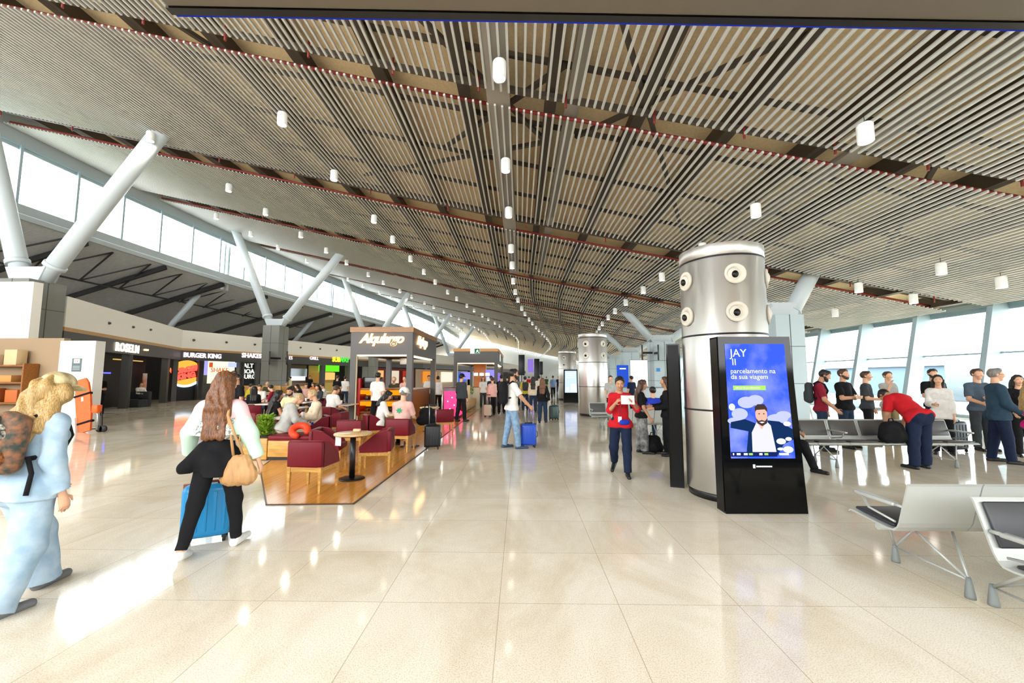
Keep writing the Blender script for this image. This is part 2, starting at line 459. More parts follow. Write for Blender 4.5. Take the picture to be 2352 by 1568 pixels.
# outside: apron, a far terminal and a boarding bridge behind the glass
struct(MB().box(19.4, 260, -60, 300, -4.4, -4.0), 'ground_apron', mat('apron_asphalt', '50575b', 0.9))
br_ = empty('boarding_bridge', (34, 30, -4), 0, 'pale boarding bridge standing on the apron behind the right window wall', 'boarding bridge')
MB().rbox(-2, 24, -1.6, 1.6, 3.8, 6.9, 0.2).build('tunnel', mat('bridge_white', '6f7c84', 0.5), br_)
for sx in (2, 20): MB().box(sx - 0.5, sx + 0.5, -1.0, 1.0, 0.0, 3.9).build('leg', M_fin, br_)
hg = empty('hangar', (150, 110, -4), 0, 'wide pale hangar far across the apron beyond the windows', 'building')
MB().box(-30, 30, -60, 60, 0, 9).build('wall', mat('hangar_pale', '5f7482', 0.7), hg)
MB().prism([(-31, 9), (31, 9), (0, 12)], -61, 61, Matrix(((1, 0, 0, 0), (0, 0, 1, 0), (0, 1, 0, 0), (0, 0, 0, 1)))).build('roof', mat('hangar_roof', '566872', 0.6), hg)
# behind the camera: unseen low wall, added to hold back the low sky light
struct(MB().box(-60, 30, -9.3, -9.0, 0, 3.4), 'wall_sky_block', mat('sky_block_grey', 'b9b2a4', 0.8))
# far end
struct(MB().box(-30, 34, 134, 134.3, 0, 11), 'wall_back', mat('far_wall', 'b7bdbd', 0.7))

# ---------------------------------------------------------------- pillars with V struts
M_pil = mat('pillar_panel', '84857f', 0.45)
M_pilr = mat('pillar_panel_pale', 'b4c3c8', 0.45)
def pillar(x, y, w, zt, arms, m, label, strutlabel=None, ds=0.34):
    o = bend(y); t = empty('pillar', (x + o, y, 0), 0, label, 'pillar', None)
    t['kind'] = 'structure'
    b = MB().box(-w / 2, w / 2, -w / 2, w / 2, 0, zt); b.build('shaft', m, t)
    b = MB()
    for z in (1.4, 2.9, 4.3):
        if z < zt - .3: b.box(-w / 2 - .004, w / 2 + .004, -w / 2 - .004, w / 2 + .004, z - .012, z + .012)
    for sx in (-1, 1): b.box(sx * (w / 2 + .004) - .002, sx * (w / 2 + .004) + .002, -.015, .015, 0, zt)
    b.box(-.015, .015, -w / 2 - .006, -w / 2, 0, zt)
    b.build('panel_joint', M_shop, t)
    MB().add([(-w * .62, -.3, zt + .55), (w * .62, -.3, zt + .55), (w * .42, -.3, zt - .05), (-w * .42, -.3, zt - .05), (-w * .62, .3, zt + .55), (w * .62, .3, zt + .55), (w * .42, .3, zt - .05), (-w * .42, .3, zt - .05)],
             [(0, 1, 2, 3), (7, 6, 5, 4), (0, 4, 5, 1), (1, 5, 6, 2), (2, 6, 7, 3), (3, 7, 4, 0)]).build('saddle', M_lsteel, t)
    for dx in arms:
        zc = zs(x + dx) + 0.5
        s = 1 if dx > 0 else -1
        a = Vector((s * w * .35, 0, zt + .1)); e = Vector((dx, 0, zc))
        d = (e - a)
        st = MB().tube([a, a + d * .08, a + d * .085, a + d * .97, e], [ds * .8, ds * .8, ds * .92, ds * .92, ds * .5], 18).build('strut', M_lsteel, t)
        MB().tube([a + d * .075, a + d * .095], ds * 1.05, 18).build('collar', M_lsteel, st)
    return t
pillar(-19.25, 15.6, 1.3, 5.4, (4.9, -3.2), M_pil, 'grey panelled pillar at far left beside the white band, with thick V struts')
pillar(-19.55, 32.0, 1.3, 5.7, (5.2, -3.9), M_pil, 'grey panelled pillar standing among the food court tables, with V struts')
for y, s in ((47.5, 'behind the tall cafe kiosk'), (63, 'second behind the cafe kiosk'), (78, 'far beyond the second kiosk')):
    pillar(-19.3, y, 1.35, 5.7, (4.6, -3.6), M_pil, 'distant grey pillar with V struts ' + s)
pillar(11.0, 17.3, 1.15, 4.2, (1.5, -3.3), M_pilr, 'pale pillar with strut right behind the nearest steel column', ds=.34)
pillar(10.6, 31.4, 1.6, 4.3, (3.0, -3.0), M_pilr, 'pale blue pillar with two hanging monitors and V struts', ds=.32)
for y, s in ((46, 'beside the second steel column'), (61, 'far right, behind the second steel column')):
    pillar(10.6 if y < 50 else 10, y, 1.7, 4.4, (3.0, -3.4), M_pilr, 'distant pale pillar with V struts ' + s, ds=.32)
b = MB()
for y in (17.3, 33.5, 49):
    x0, z0 = -30.6, 4.6; x1 = -27.3
    b.tube([(x0 + bend(y), y, z0), (x1 + bend(y), y, zlow(x1))], 0.22, 12)
for y in (17, 33, 48.5):
    b.tube([(CX - .3 + bend(y), y, 8.9), (CX - .3 + bend(y), y, 12.9)], 0.13, 10); b.tube([(CX - .3 + bend(y), y + .5, 8.9), (CX - .3 + bend(y), y + .5, 12.9)], 0.13, 10)
struct(b, 'trim_3', M_lsteel)

# ---------------------------------------------------------------- pendant lamps
M_lampw = mat('lamp_white', 'eeeeea', 0.4)
M_lampg = glow('lamp_glow', 'fff6e6', LAMP_STRENGTH)
M_lamps = glow('lamp_glow_court', 'fff3df', 210)
M_wire = mat('wire_dark', '3a3a3a', 0.5)
lb = MB().lathe([(0.118, 0.012), (0.135, 0.0), (0.14, 0.02), (0.14, 0.36), (0.12, 0.39), (0.0, 0.40)], n=20)
proto = empty('pendant_lamp', (0, 0, 0))
shade = lb.build('lamp_shade', M_lampw, proto)
MB().lathe([(0.0, 0.011), (0.117, 0.011), (0.117, 0.02), (0.0, 0.021)], n=20).build('light_disc', M_lampg, proto)
MB().tube([(0, 0, 0.39), (0, 0, 0.95)], 0.008, 5).build('cord', M_wire, proto)
rows = [(-0.4, 'centre row', None), (-7.2, 'row left of the centre', None), (-14.6, 'row over the food court', None), (-20.4, 'row nearest the clerestory', None), (6.9, 'row right of the centre', None)]
YL = [7.9, 11.7, 15.2, 19.6, 22.6, 26.4, 29.8]
while YL[-1] < 118: YL.append(YL[-1] + (3.2 if len(YL) % 2 else 4.0))
court_mesh = None
ok_first = True
def lamp(x, y, label, group):
    global ok_first
    o = proto if ok_first else copy_tree(proto); ok_first = False
    o.location = (x + bend(y), y, zs(x) - 0.5)
    if x < -10 and y < 60:
        dc = [c for c in o.children if c.name.startswith('light_disc')][0]
        global court_mesh
        if court_mesh is None: court_mesh = dc.data.copy(); court_mesh.materials[0] = M_lamps
        dc.data = court_mesh
    tag(o, label, 'lamp', group)
near_words = ['nearest', 'second nearest', 'third nearest', 'fourth nearest']
for x, rn, _ in rows:
    n = 0
    for y in YL:
        if x < -10 and y < 14: continue
        if x < -18 and y < 24: continue
        if x == -7.2 and y < 9: continue
        if x > 5 and y > 100: continue
        if n < 4: lamp(x, y, '%s white cylinder pendant lamp in the %s' % (near_words[n], rn), 'pendant lamps under the slats')
        else: lamp(x, y, 'small distant white pendant lamp far along the %s' % rn, 'distant lamps of the ' + rn)
        n += 1
for x, y, s in ((13.7, 13.3, 'upper left'), (15.8, 13.5, 'upper right'), (13.5, 16.3, 'middle left'), (15.7, 16.4, 'middle right'), (15.5, 20.2, 'lowest')):
    lamp(x, y, 'white pendant lamp near the right window wall, %s of five' % s, 'pendant lamps by the window wall')
# ================================================================= PEOPLE: one continuous body, clothing and hair as children
V = Vector
def prim(a, b, ra, rb=None, n=None, s=1.0, cuts=(), k=None):
    return (np.array(a, np.float32), np.array(b, np.float32), float(ra), float(ra if rb is None else rb), n, s, cuts, k)
def surface(prims, vox, k=0.02, noise=0.0, nf=28.0, seed=0.0, nstretch=(1, 1, 1)):
    lo = np.min([np.minimum(p[0], p[1]) - max(p[2], p[3]) for p in prims], axis=0) - 3 * vox
    hi = np.max([np.maximum(p[0], p[1]) + max(p[2], p[3]) for p in prims], axis=0) + 3 * vox
    dim = np.ceil((hi - lo) / vox).astype(int) + 1
    ax = [lo[i] + vox * np.arange(dim[i], dtype=np.float32) for i in range(3)]
    F = np.full(dim, 0.5, np.float32)
    for a, b, ra, rb, n, s, cuts, kk in prims:
        kk = k if kk is None else kk
        m = max(ra, rb) + kk + 3 * vox
        i0 = np.maximum(np.floor((np.minimum(a, b) - m - lo) / vox).astype(int), 0)
        i1 = np.minimum(np.ceil((np.maximum(a, b) + m - lo) / vox).astype(int) + 1, dim)
        sl = tuple(slice(i0[i], i1[i]) for i in range(3))
        X = ax[0][sl[0]][:, None, None]; Y = ax[1][sl[1]][None, :, None]; Z = ax[2][sl[2]][None, None, :]
        vx, vy, vz = X - a[0], Y - a[1], Z - a[2]
        d = b - a
        if n is not None:
            n = np.array(n, np.float32); n = n / np.linalg.norm(n)
            q = (vx * n[0] + vy * n[1] + vz * n[2]) * (s - 1)
            vx = vx + n[0] * q; vy = vy + n[1] * q; vz = vz + n[2] * q
            d = d + n * float(d @ n) * (s - 1)
        L = float(d @ d)
        t = np.clip((vx * d[0] + vy * d[1] + vz * d[2]) / L, 0, 1) if L > 1e-9 else np.float32(0)
        f = np.sqrt((vx - t * d[0]) ** 2 + (vy - t * d[1]) ** 2 + (vz - t * d[2]) ** 2) - (ra + t * (rb - ra))
        f = np.broadcast_to(f, tuple(i1 - i0))
        for pt, cn in cuts:
            f = np.maximum(f, (X - pt[0]) * cn[0] + (Y - pt[1]) * cn[1] + (Z - pt[2]) * cn[2])
        g = F[sl]
        h = np.maximum(kk - np.abs(g - f), 0) / max(kk, 1e-6)
        F[sl] = np.minimum(g, f) - h * h * kk * 0.25
    if noise:
        X = ax[0][:, None, None] * nf * nstretch[0]; Y = ax[1][None, :, None] * nf * nstretch[1]; Z = ax[2][None, None, :] * nf * nstretch[2]
        F += noise * (np.sin(X + 1.7 * np.sin(Z * .7 + seed)) * np.sin(Y * 1.1 + seed * 2 + np.sin(X * .6)) + 0.6 * np.sin(Z * 1.3 + 1.5 * np.sin(X * .8 + seed) + Y * .5))
    F[0] = F[-1] = 0.5; F[:, 0] = F[:, -1] = 0.5; F[:, :, 0] = F[:, :, -1] = 0.5
    I = (F < 0)
    def c(A, o): return A[o[0]:A.shape[0] - 1 + o[0], o[1]:A.shape[1] - 1 + o[1], o[2]:A.shape[2] - 1 + o[2]]
    offs = [(i, j, l) for i in (0, 1) for j in (0, 1) for l in (0, 1)]
    cnt = sum(c(I, o).astype(np.int8) for o in offs)
    mix = (cnt > 0) & (cnt < 8)
    cells = np.argwhere(mix)
    if len(cells) == 0: return None
    idx = np.full(mix.shape, -1, np.int32); idx[mix] = np.arange(len(cells))
    acc = np.zeros((len(cells), 3), np.float32); num = np.zeros(len(cells), np.float32)
    cf = {o: F[cells[:, 0] + o[0], cells[:, 1] + o[1], cells[:, 2] + o[2]] for o in offs}
    for o in offs:
        for a_ in range(3):
            if o[a_]: continue
            o2 = list(o); o2[a_] = 1; o2 = tuple(o2)
            f0, f1 = cf[o], cf[o2]; cr = (f0 < 0) != (f1 < 0)
            t = np.where(cr, f0 / np.where(cr, f0 - f1, 1), 0)
            pos = np.zeros((len(cells), 3), np.float32); pos[:] = o; pos[:, a_] += t
            acc[cr] += pos[cr]; num += cr
    vs = (acc / num[:, None] + cells) * vox + lo
    quads = []
    for a_ in range(3):
        u_, w_ = (a_ + 1) % 3, (a_ + 2) % 3
        sl0 = [slice(None)] * 3; sl1 = [slice(None)] * 3
        sl0[a_] = slice(0, -1); sl1[a_] = slice(1, None)
        f0 = I[tuple(sl0)]; f1 = I[tuple(sl1)]
        e = np.argwhere(f0 != f1)
        e = e[(e[:, u_] > 0) & (e[:, w_] > 0)]
        ins = I[e[:, 0], e[:, 1], e[:, 2]]
        def cell(du, dw):
            q = e.copy(); q[:, u_] -= du; q[:, w_] -= dw
            return idx[q[:, 0], q[:, 1], q[:, 2]]
        q = np.stack([cell(0, 0), cell(1, 0), cell(1, 1), cell(0, 1)], 1)
        q[~ins] = q[~ins][:, ::-1]
        quads.append(q)
    q = np.concatenate(quads)
    return vs, q[(q >= 0).all(1)]
def blob(name, prims, vox, m, parent=None, **kw):
    r = surface(prims, vox, **kw)
    me = bpy.data.meshes.new(name)
    vs, q = r
    me.vertices.add(len(vs)); me.vertices.foreach_set('co', vs.astype(np.float32).ravel())
    me.loops.add(len(q) * 4); me.loops.foreach_set('vertex_index', q.astype(np.int32).ravel())
    me.polygons.add(len(q)); me.polygons.foreach_set('loop_start', np.arange(0, len(q) * 4, 4, dtype=np.int32))
    me.polygons.foreach_set('loop_total', np.full(len(q), 4, np.int32))
    me.polygons.foreach_set('use_smooth', np.ones(len(q), bool))
    me.update(calc_edges=True); me.validate()
    for mm in (m if isinstance(m, (list, tuple)) else [m]): me.materials.append(mm)
    o = bpy.data.objects.new(name, me); COL.objects.link(o)
    if parent is not None: o.parent = parent
    return o
SKINS = [mat('skin_light', 'dba887', 0.5), mat('skin_tan', 'c4916f', 0.5), mat('skin_brown', '93613f', 0.5)]
HAIR = {k: mat('hair_' + k, c, 0.5, col2=d, nscale=30, stretch=(6, 6, 0.6)) for k, c, d in
        (('black', '241c18', '0f0c0b'), ('brown', '5d3f28', '2d1d13'), ('blond', 'c2a064', '86693a'), ('grey', '8e8a84', '5e5a56'), ('auburn', '8a5426', '2c1d14'), ('sandy', 'cdb187', '96794f'))}
def cloth(name, c, c2=None, noise=0.12, ns=14, bump=0.25): return mat('cloth_' + name, c, 0.85, noise=0 if c2 else noise, col2=c2, nscale=ns, bump=bump, spec=0.2)
C = {}
for n_, c_ in (('black', '17171a'), ('white', 'ebe8e2'), ('red', 'c8202a'), ('maroon', '8c1f33'), ('navy', '1c2740'), ('denim', '4f6f94'), ('ldenim', 'a9c3da'), ('dkdenim', '27374f'), ('grey', '6f7377'),
               ('dgrey', '3d4145'), ('lgrey', 'b3b2ad'), ('pink', 'e6b6aa'), ('cream', 'e6d5b8'), ('blue', '7fa5cc'), ('yellow', 'd8c53c'), ('green', '2f5b3a'), ('olive', '4b4a33'), ('mint', 'c4dcc9'), ('royal', '2a3fb8'),
               ('magenta', 'd8257f'), ('lyellow', 'e2dfae'), ('khaki', 'a4926c'), ('orange', 'd07a34'), ('beige', 'cbb79b'), ('slate', '51606f'), ('jacketblue', '2f4658')):
    C[n_] = cloth(n_, c_)
SHOE = {'white': mat('shoe_white', 'e4e4e2', 0.5), 'black': mat('shoe_black', '151515', 0.5), 'brown': mat('shoe_brown', '5a4030', 0.5), 'navy': mat('shoe_navy', '30405a', 0.5), 'grey': mat('shoe_grey', '6a6a6c', 0.6)}
M_eye = mat('eye_dark', '1b1410', 0.2)
M_lip = mat('lips', 'a85a50', 0.5)
def person(loc, yaw, H, label, sex='m', lean=0.0, side=0.0, hp=0.0, hy=0.0, legs=((0.06, 0.05, 0.06), (0.0, 0.05, 0.06)), arms=(None, None), sit=None,
           top=('white', 0.5), bottom=('denim', 1.0, 0.0), shoes='black', hair=('black', 'short'), skin=0, vox=0.012, group=None, face=False, fat=1.0, lift=0.0, hemlen=0.0, twist=0.0, infl=0.012, toe=(0, 0)):
    f_ = sex == 'f'
    Mt = Matrix.Rotation(twist, 3, 'Z') @ Matrix.Rotation(side, 3, 'Y') @ Matrix.Rotation(-lean, 3, 'X')
    Mh = Mt @ Matrix.Rotation(hy, 3, 'Z') @ Matrix.Rotation(-hp, 3, 'X')
    hw = 0.052 * H; TL = 0.245 * H
    jl = []
    for sx, lg in zip((1, -1), legs):
        fl, kn, ab = lg[:3]
        hip = V((sx * hw, 0, -0.012 * H))
        th = V((sx * math.sin(ab), math.sin(fl) * math.cos(ab), -math.cos(fl) * math.cos(ab)))
        sh = V((sx * math.sin(ab) * 0.4, math.sin(fl - kn), -math.cos(fl - kn))).normalized()
        knee = hip + th * TL; ank = knee + sh * TL * 0.96
        fp = lg[3] if len(lg) > 3 else 0.0
        fd = V((sx * 0.15, math.cos(fp), -math.sin(fp))).normalized()
        heel = ank + V((0, 0, -0.022 * H)) - fd * 0.018 * H
        toe_ = heel + fd * 0.125 * H
        jl.append((hip, knee, ank, heel, toe_))
    if sit is not None: ph = sit + 0.05 * H
    else: ph = -min(min(j[3].z, j[4].z) for j in jl) + 0.016 * H
    P = V((0, 0, ph + lift))
    jl = [tuple(P + q for q in j) for j in jl]
    T = lambda x, y, z: P + Mt @ V((x * H, y * H, z * H))
    NB = T(0, -0.004, 0.318); HC = NB + Mh @ V((0, 0.014 * H, 0.108 * H))
    Hd = lambda x, y, z: HC + Mh @ V((x * H, y * H, z * H))
    shw = 0.098 if not f_ else 0.086
    ny = Mt @ V((0, 1, 0)); upz = Mt @ V((0, 0, 1))
    cw = (0.082 if not f_ else 0.072) * fat; ww = (0.078 if not f_ else 0.066) * fat; pw = (0.062 if not f_ else 0.066) * fat
    torso = [prim(T(-.035, 0, 0), T(.035, 0, 0), pw * H, None, ny, 1.15), prim(T(0, 0, .02), T(0, 0, .14), ww * H * 1.02, ww * H, ny, 1.3),
             prim(T(0, 0, .14), T(0, -.006, .245), cw * H * .96, cw * H, ny, 1.4), prim(T(-shw * .86, -.006, .278), T(shw * .86, -.006, .278), .034 * H, None),
             prim(T(0, -.008, .27), T(0, -.006, .31), .05 * H, .034 * H, ny, 1.1)]
    glute = [prim(T(sx * .042, -.022, -.02), T(sx * .042, -.022, -.02), .054 * H * fat) for sx in (1, -1)]
    bust = [prim(T(sx * .04, .038, .215), T(sx * .04, .038, .215), .034 * H) for sx in (1, -1)] if f_ else []
    aj = []
    for sx, ar in zip((1, -1), arms):
        Sh = T(sx * shw, -.006, .272); l1, l2 = 0.168 * H, 0.148 * H
        if ar is None: ar = ('fk', 0.05, 0.12, 0.2, 0.0)
        if ar[0] == 'fk':
            _, fl, ab, el, inw = ar
            d1 = Mt @ V((sx * math.sin(ab), math.sin(fl) * math.cos(ab), -math.cos(fl) * math.cos(ab)))
            d2 = Mt @ V((sx * (math.sin(ab) * .5 - math.sin(inw)), math.sin(fl + el) * math.cos(inw), -math.cos(fl + el) * math.cos(inw))).normalized()
            El = Sh + d1 * l1; Wr = El + d2 * l2
        else:
            tg = V(ar[1:4]) * H
            dv = tg - Sh; dist = min(dv.length, (l1 + l2) * .985); dn = dv.normalized()
            a_ = (l1 * l1 - l2 * l2 + dist * dist) / (2 * dist); hh = math.sqrt(max(l1 * l1 - a_ * a_, 0))
            pole = V(ar[4]) if len(ar) > 4 else Mt @ V((sx * .45, -.5, -.7))
            pp = (pole - dn * pole.dot(dn)).normalized()
            El = Sh + dn * a_ + pp * hh; Wr = Sh + dn * dist
        aj.append((Sh, El, Wr))
    armr = .0285 * (1.08 if not f_ else .92) * H
    skinp = list(torso) + glute + bust
    for sx, (hip, knee, ank, heel, toe_) in zip((1, -1), jl):
        sd = (ank - knee)
        skinp += [prim(hip, knee, .05 * H * fat, .034 * H), prim(knee, ank, .031 * H, .02 * H), prim(knee + sd * .12 + V((0, -.008 * H, 0)), knee + sd * .5, .031 * H, .024 * H),
                  prim(heel, toe_, .021 * H, .015 * H), prim(ank, heel, .02 * H, .02 * H)]
    hands = []
    fr = max(.0050 * H, vox * .62)
    for sx, (Sh, El, Wr) in zip((1, -1), aj):
        skinp += [prim(Sh, El, armr, armr * .84), prim(El, Wr, armr * .86, armr * .58)]
        dr = (Wr - El).normalized(); side_ = V((-sx, 0, 0)); side_ = Mt @ side_
        pn = (side_ - dr * side_.dot(dr))
        pn = pn.normalized() if pn.length > .2 else (Mt @ V((0, 0, -1)))
        lat = dr.cross(pn).normalized()
        if lat.dot(Mt @ V((0, 1, .4))) < 0: lat = -lat
        hp_ = Wr + dr * .05 * H
        hands += [prim(Wr + dr * .008 * H, hp_, .0165 * H, .022 * H, pn, 1.7, k=.012)]
        for q, (o_, ln) in enumerate(((.0165, .042), (.0055, .047), (-.0055, .044), (-.0165, .034))):
            b0 = hp_ + lat * o_ * H; d1 = (dr + pn * .22).normalized(); d2 = (dr + pn * .9).normalized()
            m_ = b0 + d1 * ln * .55 * H; e_ = m_ + d2 * ln * .5 * H
            hands += [prim(b0 - dr * .008 * H, m_, fr, fr * .95, k=.004), prim(m_, e_, fr * .95, fr * .8, k=.004)]
        tb = Wr + dr * .02 * H + lat * .014 * H
        tm = tb + (dr * .6 + lat * .75 + pn * .25).normalized() * .026 * H; te = tm + (dr * .9 + lat * .25 + pn * .35).normalized() * .022 * H
        hands += [prim(tb, tm, fr * 1.25, fr * 1.1, k=.006), prim(tm, te, fr * 1.1, fr * .85, k=.004)]
    skinp += hands
    skinp += [prim(NB - upz * .02 * H, HC - Mh @ V((0, .012 * H, .03 * H)), .036 * H * (1.05 if not f_ else .88), .031 * H)]
    ex = np.array(Mh @ V((1, 0, 0)))
    head = [prim(Hd(0, -.012, .012), Hd(0, .010, .012), .050 * H, .047 * H, ex, 1.12), prim(Hd(0, .016, 0), Hd(0, .030, -.046), .038 * H, .022 * H, k=.02),
            prim(Hd(-.018, .046, .014), Hd(.018, .046, .014), .0085 * H, k=.012), prim(Hd(0, .055, .004), Hd(0, .067, -.014), .0048 * H, .0072 * H, k=.008)]
    for sx in (1, -1):
        head += [prim(Hd(sx * .046, -.006, .004), Hd(sx * .046, -.004, -.012), .013 * H, .008 * H, ex, 1.9, k=.006), prim(Hd(sx * .022, .04, -.012), Hd(sx * .02, .042, -.014), .017 * H, k=.02)]
    if face: head += [prim(Hd(-.012, .052, -.030), Hd(.012, .052, -.030), .0062 * H, k=.006)]
    skinp += head
    sk = SKINS[skin]
    body = blob('person', skinp, vox, sk, k=.018)
    body.location = loc; body.rotation_euler = (0, 0, yaw)
    tag(body, label, 'person', group)
    sd_ = (loc[0] * 3.1 + loc[1] * 1.7) % 6
    cl = lambda m: C[m] if isinstance(m, str) else m
    # trousers
    if bottom:
        m_, ln, fla = bottom[:3]; it = (bottom[3] if len(bottom) > 3 else infl); pr = []
        up = np.array(upz)
        wc = [(T(0, 0, .075), up)]
        pr += [prim(T(-.035, 0, 0), T(.035, 0, 0), pw * H + it, None, ny, 1.15), prim(T(0, 0, 0), T(0, 0, .1), ww * H + it, ww * H + it * .8, ny, 1.28, wc)] + [prim(g[0], g[1], g[2] + it * .8) for g in glute]
        for hip, knee, ank, heel, toe_ in jl:
            if ln <= .5:
                e = hip + (knee - hip) * (ln * 2); n_ = np.array((knee - hip).normalized())
                pr.append(prim(hip, e + (knee - hip) * .1, .05 * H * fat + it, .045 * H + it + fla, None, 1, [(e, n_)]))
            else:
                q = (ln - .5) * 2; e = knee + (ank - knee) * q; n_ = np.array((ank - knee).normalized())
                e2 = e + (ank - knee) * .12
                pr += [prim(hip, knee, .05 * H * fat + it, .036 * H + it + fla * .5), prim(knee, e2, .036 * H + it + fla * .5, .023 * H + it + fla, None, 1, [(e + (ank - knee) * .03, n_)])]
        blob('trousers' if ln > .5 else 'shorts', pr, vox, cl(m_), body, k=.03, noise=min(.0035, vox * .35), seed=sd_, nstretch=(1, 1, .8))
    # top
    if top:
        m_, sl = top[:2]; it = top[2] if len(top) > 2 else infl
        hc = [(T(0, 0, -.035 - hemlen), np.array(-upz))]
        pr = [prim(T(-.043, 0, -.015 - hemlen), T(.043, 0, -.015 - hemlen), pw * H + it * 1.6, None, ny, 1.1, hc), prim(T(0, 0, -.02), T(0, 0, .14), (ww + .004) * H + it * 1.3, ww * H + it * 1.2, ny, 1.25, hc),
              prim(T(0, 0, .14), T(0, -.006, .24), cw * H + it, cw * H + it * .9, ny, 1.33), prim(T(-shw * .86, -.006, .276), T(shw * .86, -.006, .276), .035 * H + it)] + [prim(b_[0], b_[1], b_[2] + it) for b_ in bust]
        pr += [prim(g[0], g[1], g[2] + it * 1.6, None, None, 1, hc) for g in glute] + [prim(j[0], j[0], .052 * H * fat + it * 1.4, None, None, 1, hc) for j in jl]
        pr += [prim(T(0, -.008, .27), T(0, -.006, .30), .05 * H + it * .6, .04 * H + it * .3, ny, 1.1, [(T(0, 0, .302), np.array(upz))])]
        for Sh, El, Wr in aj:
            if sl <= 0: continue
            if sl <= .5:
                e = Sh + (El - Sh) * (sl * 2 * .8); n_ = np.array((El - Sh).normalized())
                pr.append(prim(Sh, e + (El - Sh) * .1, armr + it * 1.1, armr + it * 1.25, None, 1, [(e, n_)]))
            else:
                q = (sl - .5) * 2; e = El + (Wr - El) * q; n_ = np.array((Wr - El).normalized())
                pr += [prim(Sh, El, armr + it * 1.1, armr * .9 + it * 1.1), prim(El, e + (Wr - El) * .08, armr * .9 + it * 1.1, armr * .66 + it * .9, None, 1, [(e, n_)])]
        blob(top[3] if len(top) > 3 else ('shirt'), pr, vox, cl(m_), body, k=.028, noise=min(.004, vox * .4), seed=sd_ + 2)
    # shoes
    if shoes:
        for hip, knee, ank, heel, toe_ in jl:
            fdv = (toe_ - heel).normalized(); lo_ = V((0, 0, -.004 * H))
            blob('shoe', [prim(heel + lo_, toe_ + fdv * .006 * H + lo_, .0235 * H, .020 * H, k=.01), prim(ank + V((0, 0, -.008 * H)), heel, .025 * H, .024 * H), prim(heel + fdv * .03 * H, heel + fdv * .07 * H + V((0, 0, .006 * H)), .024 * H, .021 * H)], max(vox * .9, .006), SHOE[shoes], body, k=.012)
    # hair
    if hair and hair[1] != 'bald':
        hm = HAIR[hair[0]]; st = hair[1]; ln = hair[2] if len(hair) > 2 else .16
        nfd = Mh @ V((0, .86, -.5)); cut = [(Hd(0, .020, .016), np.array(nfd.normalized()))]
        if st in ('long', 'bun'): cut = [(Hd(0, .026, .012), np.array((Mh @ V((0, .92, -.38))).normalized()))]
        pr = [prim(Hd(0, -.016, .018), Hd(0, .012, .022), .056 * H, .052 * H, ex, 1.1, cut)]
        if st == 'short': pr += [prim(Hd(0, .02, .05), Hd(0, .035, .042), .022 * H, .016 * H, k=.015)]
        nz = .004; hb_ = (top[2] if top and len(top) > 2 else infl) * .6
        if st == 'long':
            for sx in (-.026, 0, .026):
                pr += [prim(Hd(sx, -.03, -.01), T(sx * 1.35, -.055 - .01 * (lean > .3), .28), .036 * H, .036 * H), prim(T(sx * 1.35, -.055, .28), T(sx * 1.5, -.068 - hb_, .31 - ln), .036 * H, .022 * H, ny, 1.4)]
            for sx in (-1, 1): pr += [prim(Hd(sx * .042, -.005, .0), Hd(sx * .044, -.01, -.055), .018 * H, .014 * H)]
            nz = .007
        if st == 'bun': pr += [prim(Hd(0, -.066, .022), Hd(0, -.07, .024), .024 * H)]
        blob('hair', pr, min(vox, .012), hm, body, k=.015, noise=nz if vox < .02 else 0, nf=90, nstretch=(1, 1, .18), seed=sd_)
        if 'beard' in hair: blob('beard', [prim(Hd(-.025, .032, -.038), Hd(.025, .032, -.038), .020 * H), prim(Hd(0, .040, -.042), Hd(0, .042, -.052), .020 * H), prim(Hd(-.036, .012, -.02), Hd(-.028, .028, -.04), .014 * H), prim(Hd(.036, .012, -.02), Hd(.028, .028, -.04), .014 * H)], min(vox, .01), hm, body, k=.01)
    if face:
        for sx in (1, -1):
            blob('eye', [prim(Hd(sx * .0185, .0515, .003), Hd(sx * .0195, .0515, .003), .0052 * H, None, np.array(Mh @ V((0, 0, 1))), 1.5)], .003, M_eye, body)
            blob('eyebrow', [prim(Hd(sx * .010, .0555, .0155), Hd(sx * .028, .050, .0165), .0032 * H, .0022 * H)], .003, HAIR[hair[0]] if hair else M_eye, body)
        blob('lips', [prim(Hd(-.010, .0565, -.0305), Hd(.010, .0565, -.0305), .0042 * H, None)], .003, M_lip, body)
    info = dict(P=P, T=T, Hd=Hd, Mt=Mt, Mh=Mh, aj=aj, jl=jl, H=H, ny=ny, upz=upz)
    return body, info
def backpack(body, i, m, w=.095, h=.17, d=.055, label='black backpack', vox=.012, strap=True, name='backpack', toplevel=True):
    T = i['T']; H = i['H']; ny = np.array(i['ny'])
    y = -.062 - d
    pr = [prim(T(-w * .55, y, .27 - h), T(-w * .55, y, .27), .042 * H), prim(T(w * .55, y, .27 - h), T(w * .55, y, .27), .042 * H), prim(T(0, y, .27 - h), T(0, y, .28), .046 * H), prim(T(-w * .4, y - .03, .27 - h), T(w * .4, y - .03, .27 - h * .5), .03 * H)]
    o = blob(name, pr, vox, m, k=.04)
    o.matrix_world = Matrix.Translation(body.location) @ Matrix.Rotation(body.rotation_euler.z, 4, 'Z')
    if strap:
        for sx in (1, -1):
            pts = [T(sx * .055, -.07, .30), T(sx * .06, -.02, .335), T(sx * .062, .045, .30), T(sx * .068, .075, .22), T(sx * .075, .045, .14), T(sx * .07, -.07, .12)]
            MB().tube(pts, .012 * H / 1.0, 6).build('strap', C['black'], o)
    tag(o, label, 'backpack')
    return o
